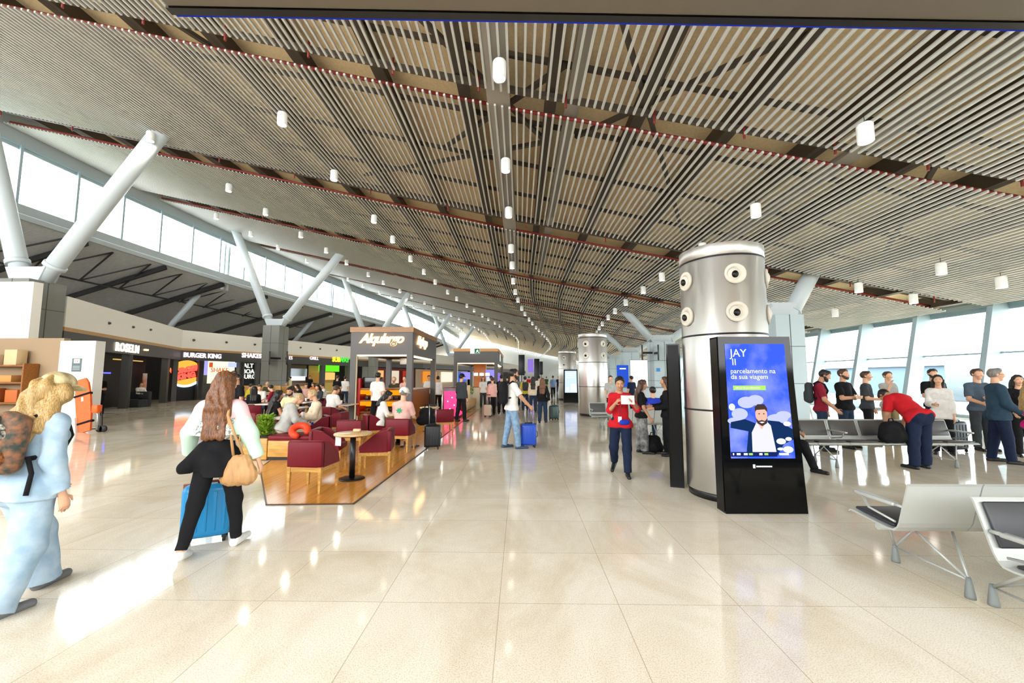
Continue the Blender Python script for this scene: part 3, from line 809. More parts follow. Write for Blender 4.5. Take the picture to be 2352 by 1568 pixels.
# ================================================================= FURNITURE, LUGGAGE, KIOSKS
M_redl = mat('red_leather', '6d0b1c', 0.45, spec=.25, noise=0.1, nscale=20)
M_leg = wood('chair_wood', 'cfa052', 'b0803c')
def armchair(rootname='armchair'):
    t = empty(rootname)
    w, d = .26, .27
    MB().rbox(-w + .04, w - .04, -d + .1, d, .37, .47, .025).build('seat', M_redl, t)
    b = MB().rbox(-w, w, -d, -d + .1, .36, .73, .025); b.build('backrest', M_redl, t)
    for sx in (-1, 1):
        Mx = Matrix(((0, 0, 1, 0), (1, 0, 0, 0), (0, 1, 0, 0), (0, 0, 0, 1)))   # outline in y,z extruded along x
        x0 = sx * w - (.05 if sx > 0 else 0)
        MB().prism([(-d + .05, .36), (d - .02, .36), (d - .06, .50), (-d + .22, .70), (-d + .05, .73)], x0, x0 + .05, Mx).build('armrest', M_redl, t)
    b = MB()
    for sx in (-1, 1): b.box(sx * (w - .03) - .015, sx * (w - .03) + .015, -d + .03, d - .03, .30, .37)
    for y in (-d + .03, d - .03): b.box(-w + .03, w - .03, y - .015, y + .015, .30, .37)
    b.build('seat_frame', M_leg, t)
    for sx in (-1, 1):
        for sy in (-1, 1):
            x, y = sx * (w - .03), sy * (d - .03)
            MB().add([(x - .015, y - .015, 0), (x + .015, y - .015, 0), (x + .015, y + .015, 0), (x - .015, y + .015, 0), (x - .024, y - .024, .37), (x + .024, y - .024, .37), (x + .024, y + .024, .37), (x - .024, y + .024, .37)],
                     [(3, 2, 1, 0), (4, 5, 6, 7), (0, 1, 5, 4), (1, 2, 6, 5), (2, 3, 7, 6), (3, 0, 4, 7)]).build('leg', M_leg, t)
    return t
M_top = wood('table_top', 'd8b98a', 'c4a06c', 0.25)
M_blk = mat('black_metal', '101113', 0.35)
def round_table(r=.3):
    t = empty('cafe_table')
    MB().lathe([(0, .70), (r - .01, .70), (r, .71), (r, .725), (r - .01, .735), (0, .735)], n=40).build('tabletop', M_top, t)
    MB().lathe([(.045, .02), (.045, .70)], n=20).build('pedestal', M_blk, t)
    MB().lathe([(0, 0), (.20, 0), (.20, .012), (.17, .022), (.05, .028), (0, .03)], n=36).build('base', M_blk, t)
    return t
def square_table(w=.65, d=.65):
    t = empty('dining_table')
    MB().rbox(-w / 2, w / 2, -d / 2, d / 2, .70, .735, .008).build('tabletop', mat('stone_top', 'd8cfc4', 0.3), t)
    MB().box(-.035, .035, -.035, .035, .02, .70).build('pedestal', M_blk, t)
    MB().rbox(-.22, .22, -.22, .22, 0, .02, .008).build('base', M_blk, t)
    return t
M_rub = mat('wheel_rubber', '1a1a1b', 0.6)
M_alu = mat('aluminium', 'b8bcbe', 0.3, 0.8)
def suitcase(w, d, h, m, trim, handle=.0, label='', loc=(0, 0, 0), rz=0, tilt=0.0, band=None, group=None):
    t = empty('suitcase', loc, rz, label, 'suitcase', group)
    t.rotation_euler = (tilt, 0, rz)
    z0 = .055
    MB().rbox(-w / 2, w / 2, -d / 2, d / 2, z0, z0 + h, min(.06, d * .3), None, 4).build('shell', m, t)
    b = MB()
    for i in range(5):
        x = -w * .36 + w * .18 * i
        b.rbox(x - .014, x + .014, -d / 2 - .007, d / 2 + .007, z0 + .07, z0 + h - .07, .006)
    b.build('rib', m, t)
    zp = MB()
    zp.rbox(-w / 2 - .004, w / 2 + .004, -.01, .01, z0 - .004, z0 + h + .004, .004); zp.build('zip_seam', band or trim, t)
    for sx in (-1, 1):
        for sy in (-1, 1):
            wh = MB(); x, y = sx * (w / 2 - .05), sy * (d / 2 - .045)
            wh.box(x - .02, x + .02, y - .02, y + .02, .04, z0 + .01); wh.lathe([(.0, -.012), (.028, -.012), (.028, .012), (0, .012)], (x, y, .028), 14, Matrix.Rotation(R(90), 3, 'Y'))
            wh.build('wheel', M_rub, t)
    hb = MB().tube([(-.09, -d / 4, z0 + h - .005), (-.08, -d / 4, z0 + h + .025), (.08, -d / 4, z0 + h + .025), (.09, -d / 4, z0 + h - .005)], .011, 8); hb.build('carry_handle', trim, t)
    MB().tube([(w / 2 - .004, -d / 4, z0 + h * .38), (w / 2 + .022, -d / 4, z0 + h * .42), (w / 2 + .022, -d / 4, z0 + h * .62), (w / 2 - .004, -d / 4, z0 + h * .66)], .01, 8).build('side_handle', trim, t)
    if handle > 0:
        hh = MB()
        for sx in (-1, 1): hh.tube([(sx * .075, d / 2 - .05, z0 + h - .02), (sx * .075, d / 2 - .05, z0 + h + handle)], .008, 8)
        th = hh.build('telescopic_rod', M_alu, t)
        MB().rbox(-.10, .10, d / 2 - .068, d / 2 - .032, z0 + h + handle - .015, z0 + h + handle + .02, .012).build('grip', M_rub, th)
    return t
M_bsil = mat('bench_silver', 'b9bdb9', 0.38, 0.25)
M_pad = mat('bench_pad', '2b2c30', 0.42)
def bench(n, label, w=.58, rot=0.0, loc=(0, 0, 0), legs=None, armz=.62, pad=None, ly=(.46, -.10)):
    """faces +Y, first seat starts at x=0, back plane at y=0"""
    t = empty('bench', loc, rot, label, 'bench'); pd = pad or M_pad
    Mx = Matrix(((0, 0, 1, 0), (1, 0, 0, 0), (0, 1, 0, 0), (0, 0, 0, 1)))
    pro = [(.50, .435), (.47, .452), (.20, .428), (.10, .42), (.05, .425), (.015, .45), (-.005, .49), (-.10, .80), (-.112, .82)]
    def off(p, e): return [(y - e * .6, z - e) for y, z in p]
    for i in range(n):
        x0, x1 = i * w + .006, (i + 1) * w - .006
        s = MB(); N = len(pro); top_ = pro; bot = [(y + (0 if z < .44 else .0) - (.0 if k < 4 else .014), z - (.014 if k < 5 else 0)) for k, (y, z) in enumerate(pro)]
        vs = [(x, y, z) for x in (x0, x1) for (y, z) in top_] + [(x, y, z) for x in (x0, x1) for (y, z) in bot]
        f = []
        for k in range(N - 1):
            f += [(k, k + 1, N + k + 1, N + k), (2 * N + k, 3 * N + k, 3 * N + k + 1, 2 * N + k + 1), (k, 2 * N + k, 2 * N + k + 1, k + 1), (N + k, N + k + 1, 3 * N + k + 1, 3 * N + k)]
        f += [(0, N, 3 * N, 2 * N), (N - 1, 3 * N - 1, 4 * N - 1, 2 * N - 1)]
        s.add(vs, f); sh = s.build('seat_shell', M_bsil, t)
        MB().rbox(x0 + .035, x1 - .035, .08, .465, -.001, .024, .012, Matrix.Translation((0, 0, .423)) @ Matrix.Rotation(R(4.5), 4, 'X')).build('seat_pad', pd, sh)
        Mb = Matrix.Translation((0, -.002, .50)) @ Matrix.Rotation(R(17), 4, 'X')
        MB().rbox(x0 + .035, x1 - .035, .0, .022, .02, .31, .010, Mb).build('back_pad', pd, sh)
    MB().tube([(.03, .22, .385), (n * w - .03, .22, .385)], .03, 12).build('beam', M_bsil, t)
    for i in range(0, n + 1, 1):
        x = i * w; a = MB()
        if 0 < i < n and i % 2: continue
        xx = min(max(x, .03), n * w - .03)
        a.rbox(xx - .028, xx + .028, .03, .42, armz - .015, armz + .018, .012)
        ar = a.build('armrest', M_bsil, t)
        MB().tube([(xx, .36, armz - .012), (xx, .30, armz - .1), (xx, .05, armz - .14)], .009, 8).build('armrest_rod', M_bsil, ar)
        MB().tube([(xx, .05, armz), (xx, -.035, armz)], .014, 8).build('armrest_joint', M_bsil, ar)
    for x in (legs or (w * .65, n * w - w * .65)):
        lf = MB()
        for y0, yt in ((ly[0], .34), (ly[1], .10)):
            lf.tube([(x, y0, .13), (x - .11, yt + .03, .40)], .010, 8); lf.tube([(x, y0, .13), (x + .16, yt - .02, .40)], .010, 8)
        lf.tube([(x, ly[0], .13), (x, ly[1], .13)], .008, 8)
        l_ = lf.build('leg_frame', M_bsil, t)
        for y0 in ly:
            MB().lathe([(0, 0), (.032, 0), (.032, .02), (.022, .10), (.014, .15), (0, .15)], (x, y0, 0), 14).build('foot', mat('foot_grey', '7d8482', 0.5), l_)
    return t

# ---------------------------------------------------------------- steel air column
def steel_mat(name, tint):
    m = bpy.data.materials.new(name); m.use_nodes = True; nt = m.node_tree; b = nt.nodes['Principled BSDF']
    tc = nt.nodes.new('ShaderNodeTexCoord'); mp = nt.nodes.new('ShaderNodeMapping'); mp.inputs['Scale'].default_value = (30, 30, 0.3)
    n = nt.nodes.new('ShaderNodeTexNoise'); n.inputs['Scale'].default_value = 2; nt.links.new(tc.outputs['Object'], mp.inputs[0]); nt.links.new(mp.outputs[0], n.inputs['Vector'])
    r = nt.nodes.new('ShaderNodeMapRange'); r.inputs['To Min'].default_value = 0.30; r.inputs['To Max'].default_value = 0.42
    nt.links.new(n.outputs[0], r.inputs['Value']); nt.links.new(r.outputs[0], b.inputs['Roughness'])
    b.inputs['Base Color'].default_value = (*lin(tint), 1); b.inputs['Metallic'].default_value = 1.0
    tg = nt.nodes.new('ShaderNodeTangent'); tg.direction_type = 'RADIAL'; tg.axis = 'Z'; nt.links.new(tg.outputs[0], b.inputs['Tangent'])
    b.inputs['Anisotropic'].default_value = 0.92; b.inputs['Anisotropic Rotation'].default_value = 0.25
    return m
M_steel = steel_mat('brushed_steel', 'f7f6f3')
M_nz = mat('nozzle_white', 'dcd6c8', 0.45)
def column(x, y, r, h, seams, label, face, nz=(3.05, 2.53)):
    t = empty('air_column', (x, y, 0), 0, label, 'column')
    MB().lathe([(r, .10), (r, h - .18)], n=72).build('shaft', M_steel, t)
    MB().lathe([(r + .003, h - .165), (r + .003, h), (r - .03, h + .004), (0, h + .004)], n=72).build('crown', M_steel, t)
    MB().lathe([(r - .02, 0), (r - .02, .11)], n=64).build('plinth', M_blk, t)
    b = MB()
    for z in list(seams) + [h - .178]: b.lathe([(r - .01, z - .012), (r + .003, z - .012), (r + .003, z + .012), (r - .01, z + .012)], n=72)
    b.build('seam', M_blk, t)
    for z in nz:
        for k in range(5):
            a = face + k * 2 * PI / 5
            o = V((math.cos(a), math.sin(a), 0)); X = o; Zv = V((0, 0, 1)); Yv = Zv.cross(X)
            Mf = Matrix((Yv, Zv, X)).transposed()          # lathe axis points outward
            c = V((math.cos(a) * (r - .015), math.sin(a) * (r - .015), z))
            nb = MB().lathe([(.14, .0), (.14, .03), (.13, .04), (.098, .038), (.09, .03), (.08, .02), (0, .02)], c, 28, Mf)
            nb.build('air_nozzle', M_nz, t)
            tl = Matrix.Rotation(.22, 3, Zv) @ Matrix.Rotation(.15, 3, Yv)
            MB().lathe([(.092, 0), (.085, .015), (.056, .034), (.05, .034), (.045, .015), (0, .012)], c + X * .02 + Yv * -.018 - Zv * .012, 24, tl @ Mf).build('jet_cone', M_nz, t)
            MB().lathe([(.049, .0335), (.0, .034)], c + X * .02 + Yv * -.018 - Zv * .012, 20, tl @ Mf).build('jet_hole', M_blk, t)
    return t
# ================================================================= SIGNS, KIOSKS, SHOPS
def at(u, y, z=0.0):
    p = D(u, 866, y); return V((p.x, y, z))
# overhead board close above the camera
hs = empty('hanging_board', (0, 0, 0), .038, 'large dark information board hanging overhead at the top edge', 'board')
pL = D(428, 30, 1.60); zB = pL.z
MB().rbox(pL.x, 4.2, 0.2, 1.625, zB, zB + 0.9, .01).build('casing', mat('board_taupe', '6b6356', 0.55), hs)
MB().box(pL.x - .004, 4.21, 1.625, 1.66, zB - .004, zB + 0.9).build('front_frame', mat('board_black', '08090c', 0.3), hs)
MB().box(pL.x + .01, 4.19, 1.66, 1.672, zB + .0, zB + 0.88).build('display', glow('display_blue', '2436b0', .6), hs)

# ---- advertising totem
M_tblk = mat('totem_black', '08090a', 0.08, spec=.25)
M_tside = mat('totem_side', '0a0b0c', 0.25, spec=.2)
def totem(label, loc, rz, w=1.0, h=2.17, dep=.22, leanf=.045, scr=None):
    t = empty('advertising_totem', loc, rz, label, 'totem')
    tp = .92
    def ring(z): s = (1 - (1 - tp) * z / h) * w / 2; y = leanf * z; return [(-s, y, z), (s, y, z), (s, y + dep, z), (-s, y + dep, z)]
    MB().add(ring(0) + ring(h), [(3, 2, 1, 0), (4, 5, 6, 7), (0, 1, 5, 4), (1, 2, 6, 5), (2, 3, 7, 6), (3, 0, 4, 7)]).build('casing', M_tblk, t)
    b = MB()
    for s_ in (-1, 1): b.bar(V((s_ * (w / 2 + .003), dep / 2, 0.02)), V((s_ * (w * tp / 2 + .003), dep / 2 + leanf * h, h - .02)), .012, dep * .8, up=(0, 1, 0))
    b.build('side_panel', M_tside, t)
    z0, z1, hw_ = .655, 2.075, .405
    def Q(U, Vv, ly): 
        z = z1 + (z0 - z1) * Vv; x = (U - .5) * 2 * hw_ * (1 - (1 - tp) * z / h * .8)
        return (x, leanf * z - .004 - ly * .0015, z)
    def shape(pts, ly, m, name, par):
        n = len(pts)
        return MB().add([Q(a, b_, ly) for a, b_ in pts], [tuple(range(n))]).build(name, m, par)
    ov = lambda cx, cy, rx, ry, n=24: [(cx + rx * math.cos(-2 * PI * k / n), cy + ry * math.sin(-2 * PI * k / n)) for k in range(n)]
    rc = lambda a, b_, c_, d_: [(a, d_), (c_, d_), (c_, b_), (a, b_)]
    return t, shape, ov, rc, Q
tl = G(1668, 1180); tr = G(1857, 1180)
t1, shape, ov, rc, Q = totem('black advertising totem with a bright blue screen of a smiling man', ((tl.x + tr.x) / 2, (tl.y + tr.y) / 2, 0), math.atan2(tr.y - tl.y, tr.x - tl.x), (tr - tl).length)
# screen picture, flat layers
def scr_mat():
    m = bpy.data.materials.new('screen_blue'); m.use_nodes = True; nt = m.node_tree; nt.nodes.clear()
    o = nt.nodes.new('ShaderNodeOutputMaterial'); e = nt.nodes.new('ShaderNodeEmission'); tc = nt.nodes.new('ShaderNodeTexCoord')
    mp = nt.nodes.new('ShaderNodeSeparateXYZ'); r = nt.nodes.new('ShaderNodeValToRGB'); nz = nt.nodes.new('ShaderNodeTexNoise'); nz.inputs['Scale'].default_value = 2.2; nz.inputs['Detail'].default_value = 5
    nt.links.new(tc.outputs['Object'], mp.inputs[0]); nt.links.new(tc.outputs['Object'], nz.inputs['Vector'])
    r.color_ramp.elements[0].color = (*lin('3556f2'), 1); r.color_ramp.elements[0].position = .42
    r.color_ramp.elements[1].color = (*lin('7f8df8'), 1); r.color_ramp.elements[1].position = .66
    nt.links.new(nz.outputs[0], r.inputs[0]); nt.links.new(r.outputs[0], e.inputs[0]); e.inputs[1].default_value = 1.15
    nt.links.new(e.outputs[0], o.inputs[0]); return m
scr = shape(rc(0, 0, 1, 1), 0, scr_mat(), 'screen', t1)
W_ = glow('scr_white', 'f4f6ff', 1.1); Lv = glow('scr_lilac', 'b9bff8', 1.0); Gp = glow('scr_green', 'a6dc62', 1.0); Nv = glow('scr_navy', '15305c', .9); Sk = glow('scr_skin', 'e0b09c', 1.0); Hr = glow('scr_hair', '4a3a36', .8); Sh = glow('scr_shirt', 'd9d8f2', 1.0); Bk = glow('scr_dark', '1c2a66', .8)
for cx, cy, rx, ry in ((.30, .52, .14, .05), (.45, .50, .13, .045), (.18, .62, .13, .05), (.78, .66, .17, .04), (.88, .63, .12, .035), (.10, .68, .12, .03)): shape(ov(cx, cy, rx, ry), .5, Lv, 'cloud', scr)
shape([(.02, .74), (.30, .77), (.24, .98), (.36, .98), (.42, .70), (.26, .665), (.03, .69)], 1, Nv, 'jacket_sleeve', scr)
shape([(.72, .98), (.84, .88), (1.0, .84), (1.0, .75), (.80, .685), (.62, .675), (.60, .72)], 1, Nv, 'jacket_front', scr)
shape([(.34, .97), (.72, .97), (.66, .72), (.60, .685), (.44, .69), (.35, .78)], 2, Sh, 'shirt', scr)
shape([(.44, .69), (.51, .755), (.60, .685), (.58, .66), (.46, .66)], 3, Sk, 'neck', scr)
shape(ov(.52, .625, .095, .07), 4, Sk, 'face', scr)
shape([(.425, .655), (.445, .70), (.52, .725), (.60, .70), (.615, .655), (.57, .68), (.52, .672), (.47, .68)], 5, Hr, 'beard', scr)
shape([(.42, .60), (.45, .585), (.58, .58), (.62, .605), (.62, .57), (.58, .535), (.47, .535), (.42, .56)], 5, Hr, 'hair', scr)
for ex_ in (.485, .56): shape(ov(ex_, .618, .013, .005, 12), 5, Hr, 'eye', scr)
shape([(.48, .69), (.52, .70), (.565, .69), (.52, .686)], 6, W_, 'smile', scr)
shape(rc(.10, .372, .63, .412), 1, Gp, 'green_pill', scr)
for cx, cy, rx, ry in ((.92, .705, .06, .02), (.80, .855, .075, .025), (.92, .835, .05, .016), (.90, .925, .08, .028), (.78, .92, .05, .012), (.06, .56, .05, .03)): shape(ov(cx, cy, rx, ry), 3, W_, 'cloud_icon', scr)
shape(rc(0, .945, .72, .985), 3, Bk, 'info_bar', scr)
for a, b_, m_ in ((.03, .05, W_), (.09, .15, W_), (.20, .26, W_), (.28, .34, Gp), (.44, .49, W_), (.52, .58, Gp), (.75, .90, W_)): shape(rc(a, .955, b_, .972), 4, m_, 'info_mark', scr)
def scr_text(body, U, Vv, size, m, ly=2):
    x, y, z = Q(U, Vv, ly); return text('screen_text', body, size, m, scr, (x, y, z), (R(90) - .045, 0, 0), .0004, 'LEFT')
scr_text('JAY', .08, .085, .14, W_); scr_text('II', .10, .165, .12, W_); scr_text('parcelamento na', .07, .245, .085, W_); scr_text('da sua viagem', .07, .295, .085, W_)
scr_text('ofertas de parcelamento', .13, .392, .032, W_, 3)
z = .56; MB().box(-.13, -.105, leanf_ := .045 * z - .006, .045 * z + .01, z - .022, z + .022).build('maker_mark', W_, t1)
for k in range(9): MB().box(-.09 + k * .022, -.074 + k * .022, .045 * z - .006, .045 * z + .01, z - .010, z + .006).build('maker_mark', W_, t1)
p = G(1553, 1105)
t2 = totem('black totem seen edge on, close against the left of the nearest steel column', (2.43, 6.82, 0), R(-110), .9, 2.17, .2, .0)[0]
p = at(1311, 27); t3, s3, ov3, rc3, Q3 = totem('far black totem with pale blue lit screen, left of the second steel column', (p.x, 27, 0), 0, .95, 2.17, .2, .0)
sc3 = s3(rc3(0, 0, 1, 1), 0, glow('far_screen', 'bcd0f6', 1.1), 'screen', t3)
for a, b_, c_, d_ in ((.1, .1, .9, .14), (.1, .2, .8, .23), (.1, .3, .85, .33), (.5, .6, .95, .95), (.1, .75, .35, .9)): s3(rc3(a, b_, c_, d_), 1, glow('far_mark', 'eef2ff', 1.1), 'screen_mark', sc3)

# ---- steel air columns
cA = math.atan2(-6.05, -3.0)
column(3.0, 6.05, .565, 3.5, (2.24, 1.2), 'nearest tall brushed steel air column with round white nozzles, behind the blue totem', cA + R(18 - 72 * 1) + R(0))
p = at(1362, 18.2); column(p.x, 18.2, .62, 3.55, (2.3, 1.25), 'second steel air column, standing in the middle distance', cA + R(-10), (3.1, 2.6))
p = at(1309, 29.5); column(p.x, 31, .66, 3.6, (2.3, 1.25), 'third steel air column, far off behind the lit totem', cA, (3.1, 2.6))

# ---- tall cafe kiosk
M_kgrey = mat('kiosk_grey', '565350', 0.5); M_kcap = wood('kiosk_cap', 'a0703c', '8a5c2c'); M_neon = glow('neon_warm', 'ffc27a', 4.5); M_warm = glow('warm_strip', 'ffe8c0', 1.7)
M_owood = wood('counter_wood', '9a5f22', '7d4a18'); M_oshelf = glow('shelf_orange', 'f08a12', 1.15); M_kint = mat('kiosk_ceiling', 'cbb48c', 0.7)
def kiosk(x0, x1, y0, y1, zb, zt, label, capm):
    t = empty('kiosk', (x0, y0, 0), 0, label, 'kiosk'); w, d = x1 - x0, y1 - y0
    b = MB(); b.box(0, w, 0, .12, zb, zt - .18); b.box(0, w, d - .12, d, zb, zt - .18); b.box(0, .12, .12, d - .12, zb, zt - .18); b.box(w - .12, w, .12, d - .12, zb, zt - .18)
    b.build('fascia', M_kgrey, t)
    MB().box(-.03, w + .03, -.03, d + .03, zt - .18, zt).build('roof_cap', capm, t)
    MB().box(.12, w - .12, .12, d - .12, zb + .1, zb + .14).build('canopy_ceiling', M_kint, t)
    for x in (.1, w - .1):
        for y in (.1, d - .1): MB().box(x - .1, x + .1, y - .1, y + .1, 0, zb).build('post', M_kgrey, t)
    b = MB(); b.box(.2, w - .2, .13, .3, zb - .05, zb + .06); b.box(w - .3, w - .13, .3, d - .2, zb - .05, zb + .06); b.build('light_strip', M_warm, t); MB().box(.2, .23, .03, .06, .2, zb).build('edge_light', glow('edge_cream', 'd8c49a', .75), t)
    return t
kx0, kx1, ky0, ky1 = at(803, 14.3).x, at(946, 14.3).x, 14.3, 18.4
k1 = kiosk(kx0, kx1, ky0, ky1, 2.45, 3.42, 'tall grey cafe kiosk with glowing script sign and orange shelves', M_kcap)
w, d = kx1 - kx0, ky1 - ky0
text('neon_sign', 'Alqulargo', .46, M_neon, k1, (w * .50, -.03, 3.0), (R(90), 0, 0), .02, shear=.35, bold=.012, space=.86)
text('neon_sign', 'Alqulargo', .46, M_neon, k1, (w + .03, d * .33, 3.0), (R(90), 0, R(90)), .02, shear=.35, bold=.012, space=.86)
MB().box(.25, w - .25, .2, .8, 0, .38).build('counter_base', M_owood, k1)
MB().box(.25, w - .25, .75, .8, .38, 1.22).build('shelf_back', mat('shelf_back_dark', '3a1c0c', .6), k1)
for z in (.40, .80): 
    MB().box(.32, w - .25, .2, .75, z, z + .05).build('shelf', M_owood, k1)
    MB().box(.34, w - .27, .70, .74, z + .2, z + .36).build('shelf_light', M_oshelf, k1)
    MB().box(.32, w - .25, .195, .2, z + .26, z + .40).build('shelf_light', M_oshelf, k1)
MB().box(.25, w - .25, .2, .8, 1.21, 1.27).build('counter_top', M_owood, k1)
MB().box(.22, .32, .16, .8, .3, 1.62).build('red_side', mat('kiosk_red', 'b3161a', .4), k1)
MB().rbox(.35, .95, .3, .75, 1.27, 1.66, .02).build('display_case', mat('case_dark', '15100e', .2), k1)
MB().box(w - .8, w - .2, .8, d - .3, 0, 1.15).build('side_counter', M_owood, k1)
MB().box(w - .85, w - .15, .8, d - .3, 1.15, 1.2).build('counter_top', M_owood, k1)
sp = []
for r_, z in enumerate((.45, .85)):
    for k in range(8):
        x = .48 + k * (w - .95) / 7.0
        o = MB().rbox(-.07, .07, -.08, .08, 0, .10 + .04 * ((k * 3 + r_) % 3), .02).build('snack_pack', mat('snack_dark', '2a120b', .4) if (k + r_) % 3 else mat('snack_brown', '5a3010', .4))
        o.location = (kx0 + x, ky0 + .45, z)
        tag(o, 'small dark snack pack on the %s orange shelf of the tall cafe kiosk' % ('lower' if r_ == 0 else 'upper'), 'snack', 'snack packs on the %s kiosk shelf' % ('lower' if r_ == 0 else 'upper'))
pl_ = MB().lathe([(0, 0), (.16, 0), (.2, .14), (.0, .15)], n=24)
hl = empty('kiosk_lamp', (kx0 + w * .72, ky0 + 1.2, 2.14), 0, 'white drum lamp hanging inside the tall cafe kiosk', 'lamp')
MB().lathe([(.16, 0), (.16, .22), (0, .23)], n=24).build('lamp_shade', M_lampw, hl); MB().tube([(0, 0, .22), (0, 0, .42)], .008, 6).build('cord', M_wire, hl); MB().lathe([(0, .02), (.15, .02), (.15, .03), (0, .03)], n=24).build('light_disc', glow('lamp_soft', 'fff0d8', 12), hl)

# ---- second kiosk
x0, x1 = at(1042, 24).x, at(1143, 24).x
k2 = kiosk(x0, x1 , 24, 32, 2.5, 3.35, 'second grey kiosk further on with exit sign on its front', mat('kiosk2_cap', 'c98d3f', .4))
w2 = x1 - x0
MB().box(.9, w2 - .9, 2.5, 3.0, 0, 2.5).build('orange_wall', wood('orange_wood', 'c8741c', 'a85a12'), k2)
MB().box(.25, w2 - .25, .4, .9, 0, 1.05).build('counter', mat('counter_cream', 'd8cbb0', .5), k2)
MB().box(.22, w2 - .22, .36, .94, 1.05, 1.1).build('counter_top', M_owood, k2)
for x, z in ((.5, 1.75), (w2 - .55, 1.9)): MB().rbox(x - .28, x + .28, 1.5, 1.55, z - .22, z + .22, .01).build('menu_screen', glow('menu_violet', '7f78e8', 1.3), k2)
for x in (.9, 1.25, 1.6): MB().lathe([(0, 0), (.12, 0), (.12, .16), (0, .17)], (x + .3, 1.0, 1.75), 16).build('globe_lamp', glow('globe', 'fff2df', 5), k2)
MB().lathe([(0, 0), (.26, 0), (.26, .02), (0, .02)], (0, 0, 0), 32, Matrix.Rotation(R(90), 3, 'Y')).build('round_logo', glow('logo_round', 'e9e2d8', 1.2), k2, (w2, 3.0, 2.95))
p = D(1091, 806, 23.9)
ex = empty('exit_sign', (p.x, 23.88, p.z), 0, 'small green and white exit sign on the second kiosk front', 'sign')
MB().box(-.28, .28, 0, .06, -.15, .15).build('panel', glow('exit_white', 'dfe9e2', 1.0), ex)
MB().box(-.02, .27, -.01, 0, -.14, .14).build('green_field', glow('exit_green', '2c6f45', .9), ex)
MB().prism([(.04, -.1), (.08, -.1), (.13, -.02), (.20, -.1), (.24, -.09), (.17, .03), (.22, .05), (.14, .08), (.08, .02), (.1, -.02)], .010, .014, Matrix(((1, 0, 0, 0), (0, 0, -1, 0), (0, 1, 0, 0), (0, 0, 0, 1)))).build('running_figure', glow('exit_fig', 'ffffff', 1.2), ex)

# ---- pink lit display and wooden stand between the kiosks
p0, p1 = at(1020, 16.6), at(1050, 16.6)
pk = empty('sweets_display', (p0.x, 16.4, 0), 0, 'maroon counter with bright pink lit front beside the apron worker', 'counter')
ww_ = p1.x - p0.x + .1
MB().rbox(0, ww_, 0, 1.6, 0, 1.25, .02).build('cabinet', mat('maroon_lacquer', '5c0f22', .3), pk)
def pinkmat():
    m = mat('pink_lit', 'ff2a78', .4, col2='c80a50', nscale=5); b = m.node_tree.nodes['Principled BSDF']; b.inputs['Emission Color'].default_value = (*lin('ff2a78'), 1); b.inputs['Emission Strength'].default_value = .8; return m
MB().box(.05, ww_ - .05, -.015, 0, .12, 1.1).build('lit_panel', pinkmat(), pk)
for k in range(6): MB().lathe([(0, 0), (.025, .0), (.0, .01)], (.12 + (k * .17) % (ww_ - .2), -.016, .25 + .15 * k), 10, Matrix.Rotation(R(90), 3, 'X')).build('spot_light', glow('pinkspot', 'ffe0ea', 4), pk)
MB().box(ww_ - .002, ww_ + .01, .05, 1.5, .12, 1.1).build('lit_panel', pinkmat(), pk)
q0 = at(1064, 18.2); q1 = V((0, 23.9, 0))
st = empty('wooden_stand', (q0.x, q0.y, 0), 0, 'low pale wooden display stand along the kiosk row edge', 'stand')
L_ = q1.y - q0.y
MB().rbox(-.75, 0, 0, L_, .08, .48, .02).build('plinth', wood('pale_wood', 'd2a865', 'b98b4a'), st); MB().box(-.71, -.04, .04, L_ - .04, 0, .08).build('kick_board', M_blk, st)
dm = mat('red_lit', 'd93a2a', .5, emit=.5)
for k in range(4):
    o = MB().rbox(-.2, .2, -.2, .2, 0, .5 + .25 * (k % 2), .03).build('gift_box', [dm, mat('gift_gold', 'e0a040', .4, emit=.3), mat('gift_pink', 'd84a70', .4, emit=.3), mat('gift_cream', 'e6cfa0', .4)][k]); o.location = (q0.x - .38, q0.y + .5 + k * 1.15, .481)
    tag(o, ['red', 'gold', 'pink', 'cream'][k] + ' boxed goods pile on the low wooden display stand', 'box')
pp_ = empty('potted_plant', (q0.x - .3, q1.y - .5, .481), 0, 'small bright green potted plant on the wooden stand end', 'plant')
MB().lathe([(0, 0), (.10, 0), (.13, .22), (0, .22)], n=20).build('pot', mat('pot_white', 'd8d2c4', .5), pp_)
def leaves(n, r, h0, h1, size, seed):
    rr = random.Random(seed); b = MB()
    for i in range(n):
        a = rr.uniform(0, 2 * PI); q = r * math.sqrt(rr.random()); z = rr.uniform(h0, h1)
        c = V((q * math.cos(a), q * math.sin(a), z)); dr = V((math.cos(a) + rr.uniform(-.7, .7), math.sin(a) + rr.uniform(-.7, .7), rr.uniform(.1, 1.2))).normalized()
        s_ = dr.cross(V((0, 0, 1))).normalized(); n_ = s_.cross(dr); L = size * rr.uniform(.7, 1.3)
        b.add([c, c + dr * L * .5 + s_ * L * .22 + n_ * L * .05, c + dr * L, c + dr * L * .5 - s_ * L * .22 + n_ * L * .05], [(0, 1, 2), (0, 2, 3)])
    return b
leaves(120, .14, .2, .55, .13, 3).build('foliage', mat('leaf_bright', '6fa22c', .5, col2='3f7420', nscale=12), pp_)

